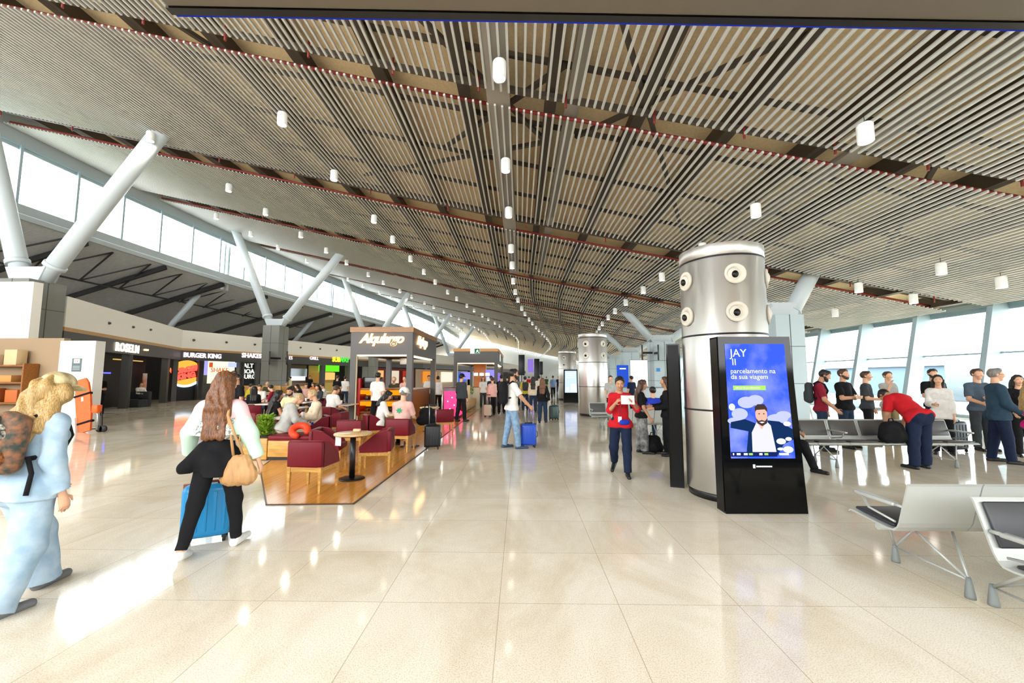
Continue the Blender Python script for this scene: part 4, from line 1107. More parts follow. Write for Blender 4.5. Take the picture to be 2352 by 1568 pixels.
# ---- shop fronts on the left
def shop(P, Q_, u0, u1, label, posts=(), innerm=None, depth=1.2):
    a = onwall(P, Q_, u0); c = onwall(P, Q_, u1)
    Mf = wall_frame(P, Q_, a); L = ((c.x - a.x) ** 2 + (c.y - a.y) ** 2) ** .5
    t = empty('shop_front', (0, 0, 0), 0, label, 'shop'); t.matrix_world = Mf
    MB().box(0.02, L - .02, depth, depth + .1, 0, 2.86).build('back_panel', innerm or mat('shop_black', '0d0d10', .6), t)
    for s_ in (0, L): MB().box(s_ - .16, s_ + .16, .0, .35, 0, 2.87).build('post', M_shop, t)
    return t, Mf, L
def wtext(P, Q_, u, v, body, size, m, par=None, name='sign_letters', off=.04, depth=.02, **kw):
    p = onwall(P, Q_, u, v); Mf = wall_frame(P, Q_, p, off); Mf = Mf @ Matrix.Translation((0, 0, p.z)) @ Matrix.Rotation(R(90), 4, 'X')
    t = text(name, body, size, m, None, depth=depth, **kw); t.matrix_world = Mf
    if par is not None: t.parent = par; t.matrix_parent_inverse = par.matrix_world.inverted()
    return t
def wpanel(P, Q_, u0, u1, v0, v1, m, par, name, off=.02, th=.03):
    a = onwall(P, Q_, u0, v0); c = onwall(P, Q_, u1, v1); Mf = wall_frame(P, Q_, a, off); L = ((c.x - a.x) ** 2 + (c.y - a.y) ** 2) ** .5
    am = onwall(P, Q_, (u0 + u1) / 2, v0).z; cm = onwall(P, Q_, (u0 + u1) / 2, v1).z
    o = MB().box(0, L, 0, th, cm, am).build(name, m); o.matrix_world = Mf
    if par is not None: o.parent = par; o.matrix_parent_inverse = par.matrix_world.inverted()
    return o
bpy.context.view_layer.update()
M_lit = glow('letters_warm', 'fff3d8', 2.6)
s1, M1, L1 = shop(A0, A1, 222, 298, 'dark navy shop front under lit white letters', innerm=mat('shop_navy', '0b0e20', .5))
wtext(A0, A1, 292, 800, 'ROSELN', .60, M_lit, s1, bold=.012, space=1.22)
wtext(A0, A1, 334, 803, '~~~', .3, glow('letters_gold', 'ffd890', 2.0), s1, bold=.02)
p = onwall(A0, A1, 250, 856)
MB().box(L1 * .42, L1 * .66, .36, .40, p.z - .03, p.z + .03).build('neon_strip', glow('neon_blue', '2a2cff', 9), s1)
s2, M2, L2 = shop(A0, A1, 299, 386, 'black shop entrance left of the burger sign')
MB().box(L2 * .05, L2 * .7, .8, .9, 2.6, 2.66).build('ceiling_light', glow('dim_gold', 'c9a860', .9), s2)
MB().box(L2 * .80, L2 * .90, .9, .95, .7, 1.9).build('poster', mat('poster_orange', 'd8752a', .5, col2='e8e4dc', nscale=1.2, emit=0), s2)
tb = empty('dark_sofa', onwall(A0, A1, 318) , 0, 'dark padded seat inside the black shop entrance', 'sofa'); tb.location.z = 0; tb.location.x -= .2
MB().rbox(-.6, .6, -.3, .3, 0, .42, .04).build('seat', C['dgrey'], tb); MB().rbox(-.6, .6, .3, .5, 0, .85, .04).build('backrest', C['dgrey'], tb)
s3, M3, L3 = shop(B0, B1, 402, 461, 'black burger counter wall with glowing red burger emblem', depth=.3)
wtext(B0, B1, 466, 817, 'BURGER KING', .46, glow('letters_pink', 'f3dcea', 1.5), s3, bold=.015, xscale=.9)
p = onwall(B0, B1, 431, 857)
em = Matrix(wall_frame(B0, B1, p, -.26)) @ Matrix.Translation((0, 0, p.z)) @ Matrix.Rotation(R(90), 4, 'X') @ Matrix.Rotation(R(12), 4, 'Z')
def emb(name, m, pts, z, h=.03):
    o = MB().prism(pts, z, z + h).build(name, m); o.matrix_world = em; o.parent = s3; o.matrix_parent_inverse = s3.matrix_world.inverted(); return o
arc = lambda cx, cy, rx, ry, a0, a1, n=18: [(cx + rx * math.cos(a0 + (a1 - a0) * k / n), cy + ry * math.sin(a0 + (a1 - a0) * k / n)) for k in range(n + 1)]
M_bun = glow('bun_orange', 'e59a3a', 1.3); M_bkr = glow('burger_red', 'ff4436', 2.2)
emb('bun_top', M_bun, arc(0, .30, .95, .62, 0, PI), 0); emb('bun_bottom', M_bun, arc(.1, -.42, .9, .42, PI, 2 * PI), 0)
emb('swoosh', glow('swoosh_blue', 'bfeaff', 2.2), arc(.05, -.05, 1.12, .95, PI * 1.12, PI * 1.78) + list(reversed(arc(.05, .02, 1.05, .86, PI * 1.12, PI * 1.78))), .04)
for body, y in (('BURGER', .24), ('KING', -.20)):
    t = text('emblem_letters', body, .5, M_bkr, None, depth=.03, bold=.035); t.matrix_world = em @ Matrix.Translation((0, y, .06)); t.parent = s3; t.matrix_parent_inverse = s3.matrix_world.inverted()
s4, M4, L4 = shop(B0, B1, 462, 553, 'burger counter with bright cream and violet menu screens', innerm=mat('shop_steel', '3a3a3c', .4), depth=1.5)
wpanel(B0, B1, 489, 547, 828, 880, glow('menu_cream', 'f3ecc6', 1.1), s4, 'menu_board', -.5); wpanel(B0, B1, 463, 487, 827, 861, glow('menu_violet2', '9a94e8', 1.1), s4, 'menu_board', -.55)
wpanel(B0, B1, 533, 556, 832, 843, glow('menu_blue', 'aab4ff', 1.2), s4, 'menu_board', -.42)
wtext(B0, B1, 514, 850, 'SHAKE', .5, glow('menu_red', 'e0583a', 1.2), s4, 'menu_letters', -.46, xscale=.9); wpanel(B0, B1, 491, 498, 832, 843, glow('menu_dot', 'c8501e', 1), s4, 'menu_dot', -.46)
MB().box(.1, L4 - .1, .7, 1.2, 0, 1.1).build('counter', mat('counter_grey', '4a4642', .4), s4)
s5, M5, L5 = shop(B0, B1, 556, 592, 'black shop front with white stacked lettering beside the pillar', depth=.25)
for v_, bd in ((840, 'ALT'), (853, 'BOA'), (865, 'BURG')): wtext(B0, B1, 575, v_, bd, .5, glow('letters_white', 'd8dcd0', 1.1), s5, off=-.22, bold=.01)
wtext(B0, B1, 578, 817, 'SHAKES', .5, glow('letters_pink', 'f3dcea', 1.5), s5, bold=.015)
s6, M6, L6 = shop(B0, B1, 664, 742, 'open kitchen shop with steel hood behind the food court', innerm=mat('kitchen_brown', '6a5444', .6), depth=2.2)
wtext(B0, B1, 721, 823, 'GRILL', .42, glow('letters_pink', 'f3dcea', 1.5), s6); wtext(B0, B1, 667, 822, 'ES', .42, glow('letters_pink', 'f3dcea', 1.5), s6)
MB().box(L6 * .2, L6 * .85, 1.5, 2.1, 1.7, 2.5).build('steel_hood', M_alu, s6); MB().box(0.2, L6 - .2, .6, 1.1, 0, 1.1).build('counter', M_owood, s6)
MB().box(L6 * .25, L6 * .8, 1.48, 1.5, 1.35, 1.75).build('kitchen_light', glow('kitchen_white', 'eef4f6', 1.5), s6)
s7, M7, L7 = shop(B0, B1, 744, 800, 'sandwich shop with yellow and green sign and green menu', innerm=mat('shop_sand', 'c9a46a', .6), depth=2.0)
wtext(B0, B1, 772, 826, 'SUB', .62, glow('sign_yellow', 'f2cf2c', 1.6), s7, bold=.03); wtext(B0, B1, 790, 827, 'WAY', .62, glow('sign_green', '3cc43c', 1.5), s7, bold=.03)
wpanel(B0, B1, 750, 796, 838, 853, glow('menu_green', '5ac81e', 1.2), s7, 'menu_board', -1.0); wpanel(B0, B1, 752, 786, 855, 872, glow('menu_orange', 'f0b468', 1.0), s7, 'menu_board', -1.0)
MB().box(0.2, L7 - .2, .7, 1.2, 0, 1.1).build('counter', mat('counter_yellow', 'd8b85a', .5), s7)
for u, v in ((445, 781), (520, 786), (585, 791), (690, 798), (735, 801), (773, 804)):
    p = onwall(B0, B1, u, v); o = MB().lathe([(0, 0), (.09, 0), (.06, .1), (0, .1)], n=14).build('spotlight', M_shop); o.matrix_world = wall_frame(B0, B1, p, .0) @ Matrix.Translation((0, 0, p.z)) @ Matrix.Rotation(R(90), 4, 'X')
    tag(o, 'small dark spotlight on the white band above the food court shops', 'spotlight', 'spotlights on the white band')
for u, v in ((250, 742), (305, 751), (345, 757)):
    p = onwall(A0, A1, u, v); o = MB().lathe([(0, 0), (.07, 0), (.05, .08), (0, .08)], n=14).build('spotlight', M_shop); o.matrix_world = wall_frame(A0, A1, p, .0) @ Matrix.Translation((0, 0, p.z)) @ Matrix.Rotation(R(90), 4, 'X')
    tag(o, 'small dark spotlight on the white band above the navy and black shops', 'spotlight', 'spotlights on the left white band')
# further shops seen through and beyond the kiosks
far = [((-16.9, 47.6), (-13.2, 56)), ((-13.0, 56.5), (-8.2, 75.5)), ((-7.8, 77), (-2.6, 99.5))]
for k, (Pa, Pb) in enumerate(far):
    t = empty('shop_front', (0, 0, 0), 0, ['warm lit shop interior behind the tall cafe kiosk', 'shop with orange panels far behind the kiosks', 'pale shop row at the far end of the concourse'][k], 'shop'); 
    t.matrix_world = wall_frame(Pa, Pb, V((*Pa, 0)), -.2); L = math.dist(Pa, Pb)
    MB().box(0, L, 1.2, 1.3, 0, 2.8).build('back_panel', mat('far_shop_%d' % k, ['6a2018', 'b8a284', 'b9bdb9'][k], .6, emit=.0), t)
    for j in range(3):
        MB().box(L * (.08 + .31 * j), L * (.30 + .31 * j), .9, 1.0, .9, 2.5).build('lit_panel', glow('far_lit_%d%d' % (k, j), [['e8b070', 'd8c8b0', 'a03020'], ['e08a30', 'f0e4d0', '3a6ad8'], ['dfe6e8', 'c8d4d8', '8a70d8']][k][j], .9), t)
# blue hanging screens near the far shops
# ---- near left: taupe wall, white partition, shelf
struct(MB().box(-24, -15.25, 13.4, 13.6, 0, 2.96), 'wall_left_taupe', mat('taupe_wall', '9c8468', .7))
pw_ = MB().box(-15.25, -14.05, 13.30, 13.62, 0, 2.86).build('partition', mat('partition_white', 'e2e0da', .6)); tag(pw_, 'white partition panel with a small grey notice on it', 'partition')
struct(MB().box(-24, -17.35, 14.1, 14.4, 2.97, 5.06), 'wall_left_near_band', M_band)
struct(MB().box(-24, -17.3, 14.05, 14.45, 2.9, 2.98), 'trim_4', M_bandw)
p = D(175, 838, 13.28)
nt_ = empty('notice', (p.x, 13.29, p.z), 0, 'small grey notice on the white partition', 'notice')
MB().box(-.16, .16, 0, .01, -.22, .22).build('board', mat('notice_grey', '5a6a6e', .5), nt_); MB().box(-.10, .10, -.004, 0, .06, .2).build('paper', mat('paper_white', 'efe9e6', .6), nt_)
for k in range(3): MB().box(-.12, .12, -.004, 0, -.05 - .05 * k, -.03 - .05 * k).build('text_line', mat('notice_line', 'aab4b4', .6), nt_)
text('pictogram', 'OK', .09, mat('notice_red', 'b0303a', .5), nt_, (0, -.006, .12), depth=.001)
sx = at(22, 13.0)
sf = empty('shelf_unit', (sx.x - .6, 12.95, 0), 0, 'wooden wall shelf holding boxes at the far left edge', 'shelf')
b = MB(); 
for z in (.0, .8, 1.45, 2.0): MB().box(-1.1, 1.05, 0, .42, z, z + .05).build('shelf_board', M_owood, sf)
MB().box(-1.15, -1.1, 0, .42, 0, 2.9).build('side_panel', M_owood, sf); MB().box(1.05, 1.1, 0, .42, 0, 2.1).build('side_panel', M_owood, sf)
for k, (dx, z, ww2, hh2, c_) in enumerate(((-.3, 2.05, .5, .35, 'd8c4a0'), (.55, 2.05, .42, .5, 'cdb48a'), (.3, 1.5, .7, .22, 'c08a4a'), (.7, .85, .4, .4, 'b8622a'), (-.1, .85, .5, .45, 'a85020'))):
    o = MB().rbox(-ww2 / 2, ww2 / 2, -.15, .15, 0, hh2, .01).build('carton', mat('carton_' + c_, c_, .7)); o.location = (sx.x - .6 + dx, 13.15, z)
    tag(o, ['beige carton on the upper left of the wooden wall shelf', 'tan tall carton on the upper right of the wooden wall shelf', 'wide brown tray box on the middle board of the wall shelf', 'orange brown carton low on the wall shelf', 'dark orange carton low on the wall shelf, to the left'][k], 'box')
# ---- orange rescue stretcher on its wheeled frame
sb = G(192, 993)
rs = empty('rescue_stretcher', (sb.x, sb.y, 0), 0, 'upright orange rescue stretcher with black straps by the white partition', 'stretcher')
Ml = Matrix.Translation((.05, 0, .02)) @ Matrix.Rotation(R(-17), 4, 'Y') @ Matrix.Rotation(R(-8), 4, 'X')
M_or = mat('rescue_orange', 'f0641a', .4, noise=.15, nscale=9)
Mx_ = Matrix(((1, 0, 0, 0), (0, 0, -1, 0), (0, 1, 0, 0), (0, 0, 0, 1)))
MB().prism([(-.17, .0), (.17, .0), (.23, .5), (.24, 1.1), (.20, 1.5), (.12, 1.66), (-.12, 1.66), (-.20, 1.5), (-.24, 1.1), (-.23, .5)], -.03, .03, Ml @ Mx_).build('board', M_or, rs)
for z in (.25, 1.12): MB().rbox(-.26, .26, -.05, .045, z, z + .06, .008, Ml).build('strap', C['black'], rs)
MB().box(-.03, .03, -.04, -.03, .95, 1.08, Ml).build('buckle', mat('buckle_white', 'dcdcdc', .5), rs)
MB().rbox(-.36, -.20, -.1, .1, .02, .5, .02, Ml).build('frame_pad', mat('frame_pale', 'cfcfc8', .5), rs)
MB().tube([(.30, .1, .07), (.28, .1, .55), (.16, .1, .62)], .03, 10).build('frame_tube', M_alu, rs); MB().rbox(.18, .36, -.02, .16, .58, .82, .03).build('orange_block', M_or, rs)
for dx, r_ in ((.36, .10), (.47, .10), (-.24, .09)):
    MB().lathe([(0, -.03), (r_, -.03), (r_, .03), (0, .03)], (dx, .12, r_), 20, Matrix.Rotation(R(90), 3, 'X')).build('wheel', M_rub, rs)
MB().bar((-.24, .12, .09), (.47, .12, .1), .03).build('axle', M_blk, rs); MB().bar((.42, .12, .1), (.38, .12, .62), .03).build('frame_post', M_blk, rs)

# ---- hanging monitors, pillar signs
def monitor(x, y, z, label, arm, h=.95, hw=.6):
    t = empty('monitor', (x, y, z), 0, label, 'monitor')
    MB().rbox(-.05, .05, -hw, hw, -h / 2, h / 2, .01, Matrix.Rotation(math.atan2(-x, y), 4, 'Z')).build('casing', M_blk, t); MB().bar((0, 0, 0), arm, .10, .14).build('wall_arm', M_blk, t)
pz = D(622, 823, 31.3).z
for u, s_, lb_ in ((617, 1, 'black monitor seen edge on at the left of the food court pillar'), (657, -1, 'black monitor seen edge on at the right of the food court pillar')):
    p = at(u, 30.7); monitor(p.x, 30.7, pz, lb_, (s_ * .45, .66, 0), 1.0, .5)
p = D(1475, 810, 30.9); monitor(p.x, 30.9, p.z, 'black hanging monitor left of the pale blue pillar', (10.05 - p.x, 0, 0), 1.1)
p = D(1512, 810, 29.8); monitor(p.x, 29.8, p.z, 'black hanging monitor right on the pale blue pillar', (.0, .82, 0), 1.1)
p = D(1513, 849, 30.5); o = MB().box(-.13, .13, 0, .02, -.13, .13).build('wall_sign', mat('sign_cyan', '2a86c8', .4)); o.location = (p.x, 30.57, p.z); tag(o, 'small square cyan sign on the pale blue pillar', 'sign')
p = D(1430, 855, 40); gs = empty('gate_sign', (p.x, 40, 0), 0, 'upright royal blue gate sign beyond the second steel column', 'sign')
MB().rbox(-.55, .55, -.1, .1, .3, p.z + .7, .03).build('panel', glow('gate_blue', '2a52c8', .9), gs); MB().box(-.3, .3, -.11, -.1, p.z + .3, p.z + .42).build('white_line', W_, gs); MB().box(-.3, .3, -.3, .3, 0, .3).build('base', M_blk, gs)
for k, (u, v, y, w_, h_, m_) in enumerate(((1198, 838, 60, .9, 3.0, M_blk), (1233, 858, 62, .8, 4.5, M_blk), (1243, 845, 75, .6, 2.4, M_blk))):
    p = D(u, v, y); t = empty('banner_stand', (p.x, y, 0), 0, ['black hanging banner above the man with the backpack', 'tall black pylon far along the concourse', 'distant slim black pylon on the right of the concourse'][k], 'pylon')
    MB().rbox(-w_ / 2, w_ / 2, -.1, .1, p.z - h_ / 2, p.z + h_ / 2, .02).build('panel', m_, t); MB().tube([(0, 0, 0), (0, 0, p.z - h_ / 2 + .05)], .06, 8).build('post', M_blk, t)
    if k == 1: MB().rbox(-1.35, -.5, -.05, .05, p.z + .2, p.z + 2.2, .02).build('violet_screen', glow('violet', '8a72d0', .9), t)
# ---- boarding counters far right of centre
for k, (u, y, lb_) in enumerate(((1466, 22, 'pale boarding counter behind the woman with papers'), (1300, 60, 'distant white counter at the end of the concourse'))):
    p = at(u, y); t = empty('counter', (p.x, y, 0), 0, lb_, 'counter')
    MB().rbox(-1.2, 1.2, -.3, .3, 0, 1.1, .02).build('body', mat('counter_pale', 'c9d3d6', .5), t); MB().box(-1.25, 1.25, -.35, .35, 1.1, 1.14).build('worktop', mat('worktop', '8a9296', .4), t)
p = at(1468, 34); t = empty('light_wall', (p.x, 34, 0), 0, 'bright white backlit panel beside the pale blue pillar', 'panel'); MB().box(-.75, .75, 0, .08, .0, 3.1).build('frame', M_fin, t); MB().box(-.7, .7, -.01, 0, .2, 3.05).build('lit_face', glow('lit_white', 'f6fafa', 1.1), t)

# ================================================================= CAFE FURNITURE
M_wfloor = wood('cafe_boards', 'dd9c3e', 'c07e2a', .22, (9, .35, 1))
f0, f1 = G(612, 1160), G(812, 1158); f2 = G(1075, 958); f3 = G(597, 1075)
fx = f1.x
pts = [(f0.x, f0.y), (f1.x, f1.y), (fx + .05, 21.5), (kx0 - 2.2, 21.5), (kx0 - 2.2, 12.0), (f3.x - .6, 9.5), (f3.x, f3.y)]
fw = MB().prism(pts, 0.0, .012); struct(fw, 'floor_cafe', M_wfloor)
b = MB()
for a, c in zip(pts, pts[1:] + pts[:1]): b.bar((*a, .007), (*c, .007), .02, .014)
struct(b, 'trim_5', mat('edge_strip', '5a4632', .4, .3))
ZF = .013
ch0 = armchair()
used = [False]
def chair(x, y, rz, label, group=None, z=ZF):
    o = ch0 if not used[0] else copy_tree(ch0); used[0] = True
    o.location = (x, y, z); o.rotation_euler = (0, 0, rz); tag(o, label, 'chair', group); return o
p = G(722, 1128); chair(p.x - .05, p.y + .07, R(-4), 'red leather armchair nearest the camera, back turned, at the front round table')
chair(-2.52, 7.34, R(100), 'red leather armchair right of the front round table, turned towards it')
chair(-3.42, 7.42, R(-80), 'red leather armchair left of the front round table, beside the orange neck pillow')
p = at(778, 8.7); chair(p.x + .2, 9.0, R(8), 'red leather armchair standing alone behind the front round table')
p = at(922, 9.25); chair(p.x, 9.3, R(-3), 'red leather armchair under the person in the white cap')
p = at(862, 10.2); chair(p.x + .02, 10.25, R(-60), 'red leather armchair under the dark haired woman in the pale sweater')
p = at(1020, 12.0); chair(p.x, 12.0, R(20), 'empty red armchair on the aisle edge beyond the black suitcase')
p = at(757, 12.8); chair(p.x, 12.9, R(-20), 'red armchair under the man in the white shirt by the kiosk post')
p = at(770, 10.8); chair(p.x, 10.9, R(90), 'low red armchair showing behind the cream jumper woman')
p = at(582, 10.6); chair(p.x, 10.8, R(-15), 'red armchair at the left edge of the food court, behind the mint jacket', z=0)
for k, (u, y, rz) in enumerate(((655, 13.6, 15), (640, 19.0, 5), (740, 24.6, 20))):
    p = at(u, y); chair(p.x, y, R(rz), 'red armchair among the crowded tables deep in the food court', 'food court armchairs', z=0)
rt0 = round_table(); rt0.location = (*G(808, 1097).xy, ZF); p = G(808, 1101); rt0.location = (p.x, p.y, ZF)
tag(rt0, 'round wooden cafe table on a black pedestal, nearest the camera', 'table')
o = copy_tree(rt0); p = at(905, 10.3); o.location = (p.x + .15, 10.25, ZF); tag(o, 'round cafe table between the white cap and the pale sweater woman', 'table')
o = copy_tree(rt0); p = at(985, 12.4); o.location = (p.x, 12.6, ZF); tag(o, 'round cafe table by the empty aisle armchair', 'table')
mh = MB().prism([(-.055, 0), (.055, 0), (.055, .20), (-.055, .20)], -.002, .002, Mx_).build('menu_card', mat('card_white', 'd8d6da', .6)); mh.location = (rt0.location.x - .235, rt0.location.y - .02, .54); mh.rotation_euler = (0, 0, R(-15))
tag(mh, 'white menu card hanging from the left rim of the front round table', 'card')
pp2 = MB().rbox(-.06, .06, -.03, .03, 0, .05, .012).build('napkin_holder', mat('napkin', 'd9b48c', .6)); pp2.location = (rt0.location.x + .02, rt0.location.y + .1, ZF + .7355); tag(pp2, 'small tan napkin pack on the front round table', 'napkin')
sq0 = square_table(.7, 1.0); p = at(678, 9.55); sq0.location = (p.x, 9.6, ZF); tag(sq0, 'stone topped table between the grey hoodie and the cream jumper', 'table')
for k, (u, y) in enumerate(((615, 14.5), (668, 12.4), (700, 15.4), (725, 18.5), (650, 20), (790, 13.8), (690, 21.5), (600, 18), (640, 22.9), (745, 26))):
    o = copy_tree(sq0); p = at(u, y); o.location = (p.x, y, 0 if u < 780 else ZF); tag(o, 'stone topped table deep in the food court crowd', 'table', 'food court tables')
rr = random.Random(5)
for k in range(9):
    o = MB().rbox(-.2, .2, -.14, .14, 0, .02, .008).build('food_tray', mat('tray_grey', '55565a', .5) if k % 2 else mat('tray_brown', '6a4a34', .5))
    u, y = ((678, 9.4), (683, 9.8), (615, 14.5), (668, 12.4), (700, 15.4), (725, 18.5), (650, 20), (790, 13.8), (690, 21.5))[k]; p = at(u, y); o.location = (p.x, y, .736 + (ZF if k < 2 or k == 7 else 0)); o.rotation_euler = (0, 0, rr.uniform(-.5, .5))
    if k < 2: tag(o, ['grey food tray', 'brown food tray'][k == 0] + ' between the grey hoodie and the cream jumper', 'tray')
    else: tag(o, 'food tray on a table deep in the food court', 'tray', 'trays on the food court tables')
for k in range(8):
    o = MB().lathe([(0, 0), (.03, 0), (.04, .12), (0, .12)], n=14).build('paper_cup', mat('cup_white', 'e8e4de', .5)); u, y = ((690, 9.3), (615, 14.7), (662, 12.6), (705, 15.6), (720, 18.7), (655, 20.2), (786, 14.0), (910, 10.25))[k]; p = at(u, y); o.location = (p.x + (.15 if k == 7 else 0), y, .736 + (ZF if k in (0, 6, 7) else 0))
    if k == 0: o.location.x = p.x + .1
    tag(o, 'white paper cup on the table of the grey hoodie person' if k == 0 else ('white paper cup on the round table of the white cap person' if k == 7 else 'white paper cup on a food court table'), 'cup', None if k in (0, 7) else 'paper cups in the food court')
# planter with the red bench
bx0, bx1 = G(613, 1058), G(664, 1052)
bn = empty('banquette', (bx0.x, bx0.y, ZF), 0, 'low wooden banquette with red leather seat beside the planter', 'bench')
bw = 1.05
MB().rbox(0, bw, 0, .9, .06, .38, .01).build('base', M_leg, bn); MB().box(.02, bw - .02, .02, .88, 0, .06).build('kick_board', M_blk, bn); MB().rbox(-.01, bw + .01, -.01, .91, .38, .48, .03).build('seat', M_redl, bn)
pl = empty('planter', (bx0.x - .27, bx0.y + .35, ZF), 0, 'wooden planter box full of bright green leaves', 'planter')
MB().rbox(-.24, .24, -.33, .55, 0, .42, .01).build('box', M_leg, pl); MB().box(-.22, .22, -.31, .53, .40, .43).build('soil', mat('soil', '3a2a1c', .9), pl)
lf = leaves(800, .13, .43, .82, .10, 9)
lf.build('foliage', mat('leaf_lime', 'a8c93a', .5, col2='5f8f22', nscale=14), pl)
# orange neck pillow
npil = blob('neck_pillow', [prim(V((.14 * math.cos(a), .14 * math.sin(a), 0)), V((.14 * math.cos(a + .35), .14 * math.sin(a + .35), 0)), .058) for a in np.arange(-.6, 3.9, .33)], .012, mat('pillow_orange', 'e8401a', .6), k=.03)
npil.location = (bx0.x + .60, bx0.y + .06, .585); npil.rotation_euler = (R(38), R(-12), R(35)); tag(npil, 'orange neck pillow lying on the banquette end', 'pillow')
for k, (u, y, w_, h_) in enumerate(((618, 24.5, 1.3, 1.15), (672, 25.5, .9, 1.1))):
    p = at(u if k else 598, y); o = empty('wooden_screen', (p.x, y, 0), 0, ['wide wooden seat back left of the food court pillar', 'wooden seat back right of the bald man by the pillar'][k], 'partition')
    MB().rbox(-w_, w_, -.06, .06, .06, h_, .01).build('board', M_leg, o); MB().box(-w_ + .05, w_ - .05, -.04, .04, 0, .06).build('plinth', M_blk, o)

# ================================================================= LUGGAGE ON THE FLOOR
M_lblue = mat('shell_sky_blue', '1b88c2', .35); M_rblue = mat('shell_royal', '1f4fc0', .35); M_dgrn = mat('shell_dark_green', '2c4a46', .4); M_sblk = mat('shell_black', '141518', .45); M_trimr = mat('trim_rust', '7a2f22', .5)
p = G(452, 1252); suitcase(.42, .25, .52, M_lblue, M_trimr, .38, 'sky blue hard suitcase with rust trim, pulled by the woman in the mint jacket', (p.x, p.y + .12, 0), R(28), band=M_trimr)
p = G(1214, 1029); suitcase(.37, .25, .50, M_rblue, M_blk, .42, 'royal blue suitcase beside the man in light jeans', (p.x, p.y + .13, 0), R(8))
p = G(1273, 965); suitcase(.36, .26, .50, M_dgrn, M_blk, .45, 'dark green suitcase pulled by the woman in the black jacket', (p.x, p.y + .13, 0), R(30))
p = G(990, 1033); suitcase(.36, .26, .50, M_sblk, M_blk, .45, 'black suitcase standing at the wooden floor edge of the cafe', (p.x, p.y + .12, ZF if p.x < fx else 0), R(12))
p = G(1120, 958); suitcase(.32, .22, .46, mat('shell_champagne', 'bfb19a', .4), M_blk, .4, 'champagne coloured suitcase by the woman in the pink blouse', (p.x, p.y + .1, 0), R(-15))
p = at(2188, 9.4); suitcase(.45, .28, .62, mat('shell_navy', '18222e', .4), M_blk, .4, 'large dark navy suitcase standing in the boarding queue', (p.x, 9.5, 0), R(10))
def softbag(name, u, v, label, m, w=.17, h=.30, d=.12, pos=None):
    p = pos or G(u, v)
    o = blob(name, [prim((-w * .5, 0, .12), (w * .5, 0, .12), .12), prim((-w * .3, .02, h * .8), (w * .3, .02, h * .8), d * .8), prim((0, -d * .6, .14), (0, -d * .6, h * .5), .07)], .012, m, k=.08, noise=.004)
    o.location = p; tag(o, label, 'bag'); 
    MB().tube([(-.05, .02, h * .8 + d * .75), (-.03, .02, h + .1), (.03, .02, h + .1), (.05, .02, h * .8 + d * .75)], .01, 8).build('handle', C['black'], o); return o
softbag('backpack', 1500, 1040, 'black backpack lying on the floor by the woman in patterned trousers', C['black'], .22, .34, .14)['category'] = 'backpack'
o = softbag('backpack', 0, 0, 'black backpack hanging over the chair side beside the white cap person', C['black'], .24, .40, .13, pos=V((at(980, 9.9).x, 9.95, .50))); o['category'] = 'backpack'
MB().tube([(0, .0, .0), (0, 0, -.32)], .02, 6).build('hanging_strap', C['black'], o)

# ================================================================= WAITING BENCHES
bench(6, 'silver airport bench nearest the camera, dark pads facing us', rot=R(180), loc=(3.14 + 6 * .58, 2.88, 0), ly=(.44, -.31), legs=(6 * .58 - .30, 3 * .58, .4))
bench(6, 'silver airport bench back to back behind the nearest one, facing away', rot=0, loc=(3.03, 3.46, 0), ly=(.44, -.17), legs=(.35, 3 * .58, 6 * .58 - .38))
bench(6, w=.585, legs=(.42, 2.58), label='grey padded airport bench in the middle distance behind the totem', rot=R(180), loc=(8.42, 8.27, 0), pad=mat('pad_grey', '4c4a49', .45))
p = at(1545, 11.3); bench(3, 'bench behind the woman in patterned trousers, facing the windows', rot=0, loc=(p.x - 3 * .58, 11.2, 0), pad=mat('pad_grey', '4c4a49', .45))
p = at(1400, 13); bench(2, 'bench far behind the red polo woman', rot=R(180), loc=(p.x + .6, 13.6, 0), pad=mat('pad_grey', '4c4a49', .45))
p = at(1865, 10.6); 
# ================================================================= THE PEOPLE, nearest first
PR, PL_ = R(-90), R(90)
def F(u, y, z=0.0): return V((at(u, y).x, y, z))
# denim jumpsuit at the left edge
C['pjump'] = mat('cloth_pale_denim', 'adc2d2', .85, col2='90abc1', nscale=9, bump=.3, spec=.2)
M_pat = mat('pack_pattern', '8a5a3c', .7, col2='2c3a34', nscale=22, bump=.3)
g = G(48, 1384)
p1, i1 = person((g.x - .02, g.y - .02, 0), R(-6), 1.66, 'blond person in pale denim with a patterned backpack, walking at the left edge', 'f', lean=.12, hp=.15, hy=.2,
    legs=((-.10, .30, .05), (.42, .25, .05)), arms=(('fk', -.02, .22, .35, .0), ('fk', .25, .2, .6, .3)), top=('pjump', .97, .026, 'jacket'), bottom=('pjump', 1.0, .045, .022), shoes='grey', hair=('blond', 'long', .14), vox=.008, fat=1.08, hemlen=.02)
bp1 = backpack(p1, i1, M_pat, label='colourful patterned backpack worn by the denim person at the left edge', vox=.009)
H = i1['H']
for k, (x, z, r_, m_) in enumerate(((-.05, .20, .030, mat('patch_coral', 'd8685a', .7)), (-.03, .12, .028, mat('patch_green', '6fb08a', .7)), (.05, .12, .030, mat('patch_leopard', 'a8642c', .7, col2='3a2010', nscale=60)), (.035, .22, .030, mat('patch_zebra', 'd8d2c4', .7, col2='2a2624', nscale=45)), (-.06, .06, .022, mat('patch_amber', 'd8942c', .7)), (0, .26, .026, mat('patch_olive', '4a4a3a', .7)))):
    blob('pack_pocket', [prim(i1['T'](x, -.162, z), i1['T'](x * .8, -.166, z + .02), r_ * H)], .009, m_, bp1)
MB().tube([i1['T'](.085, -.08, .13), i1['T'](.11, -.07, .06), i1['T'](.115, -.075, -.03)], .016, 6).build('hanging_strap', C['black'], bp1)
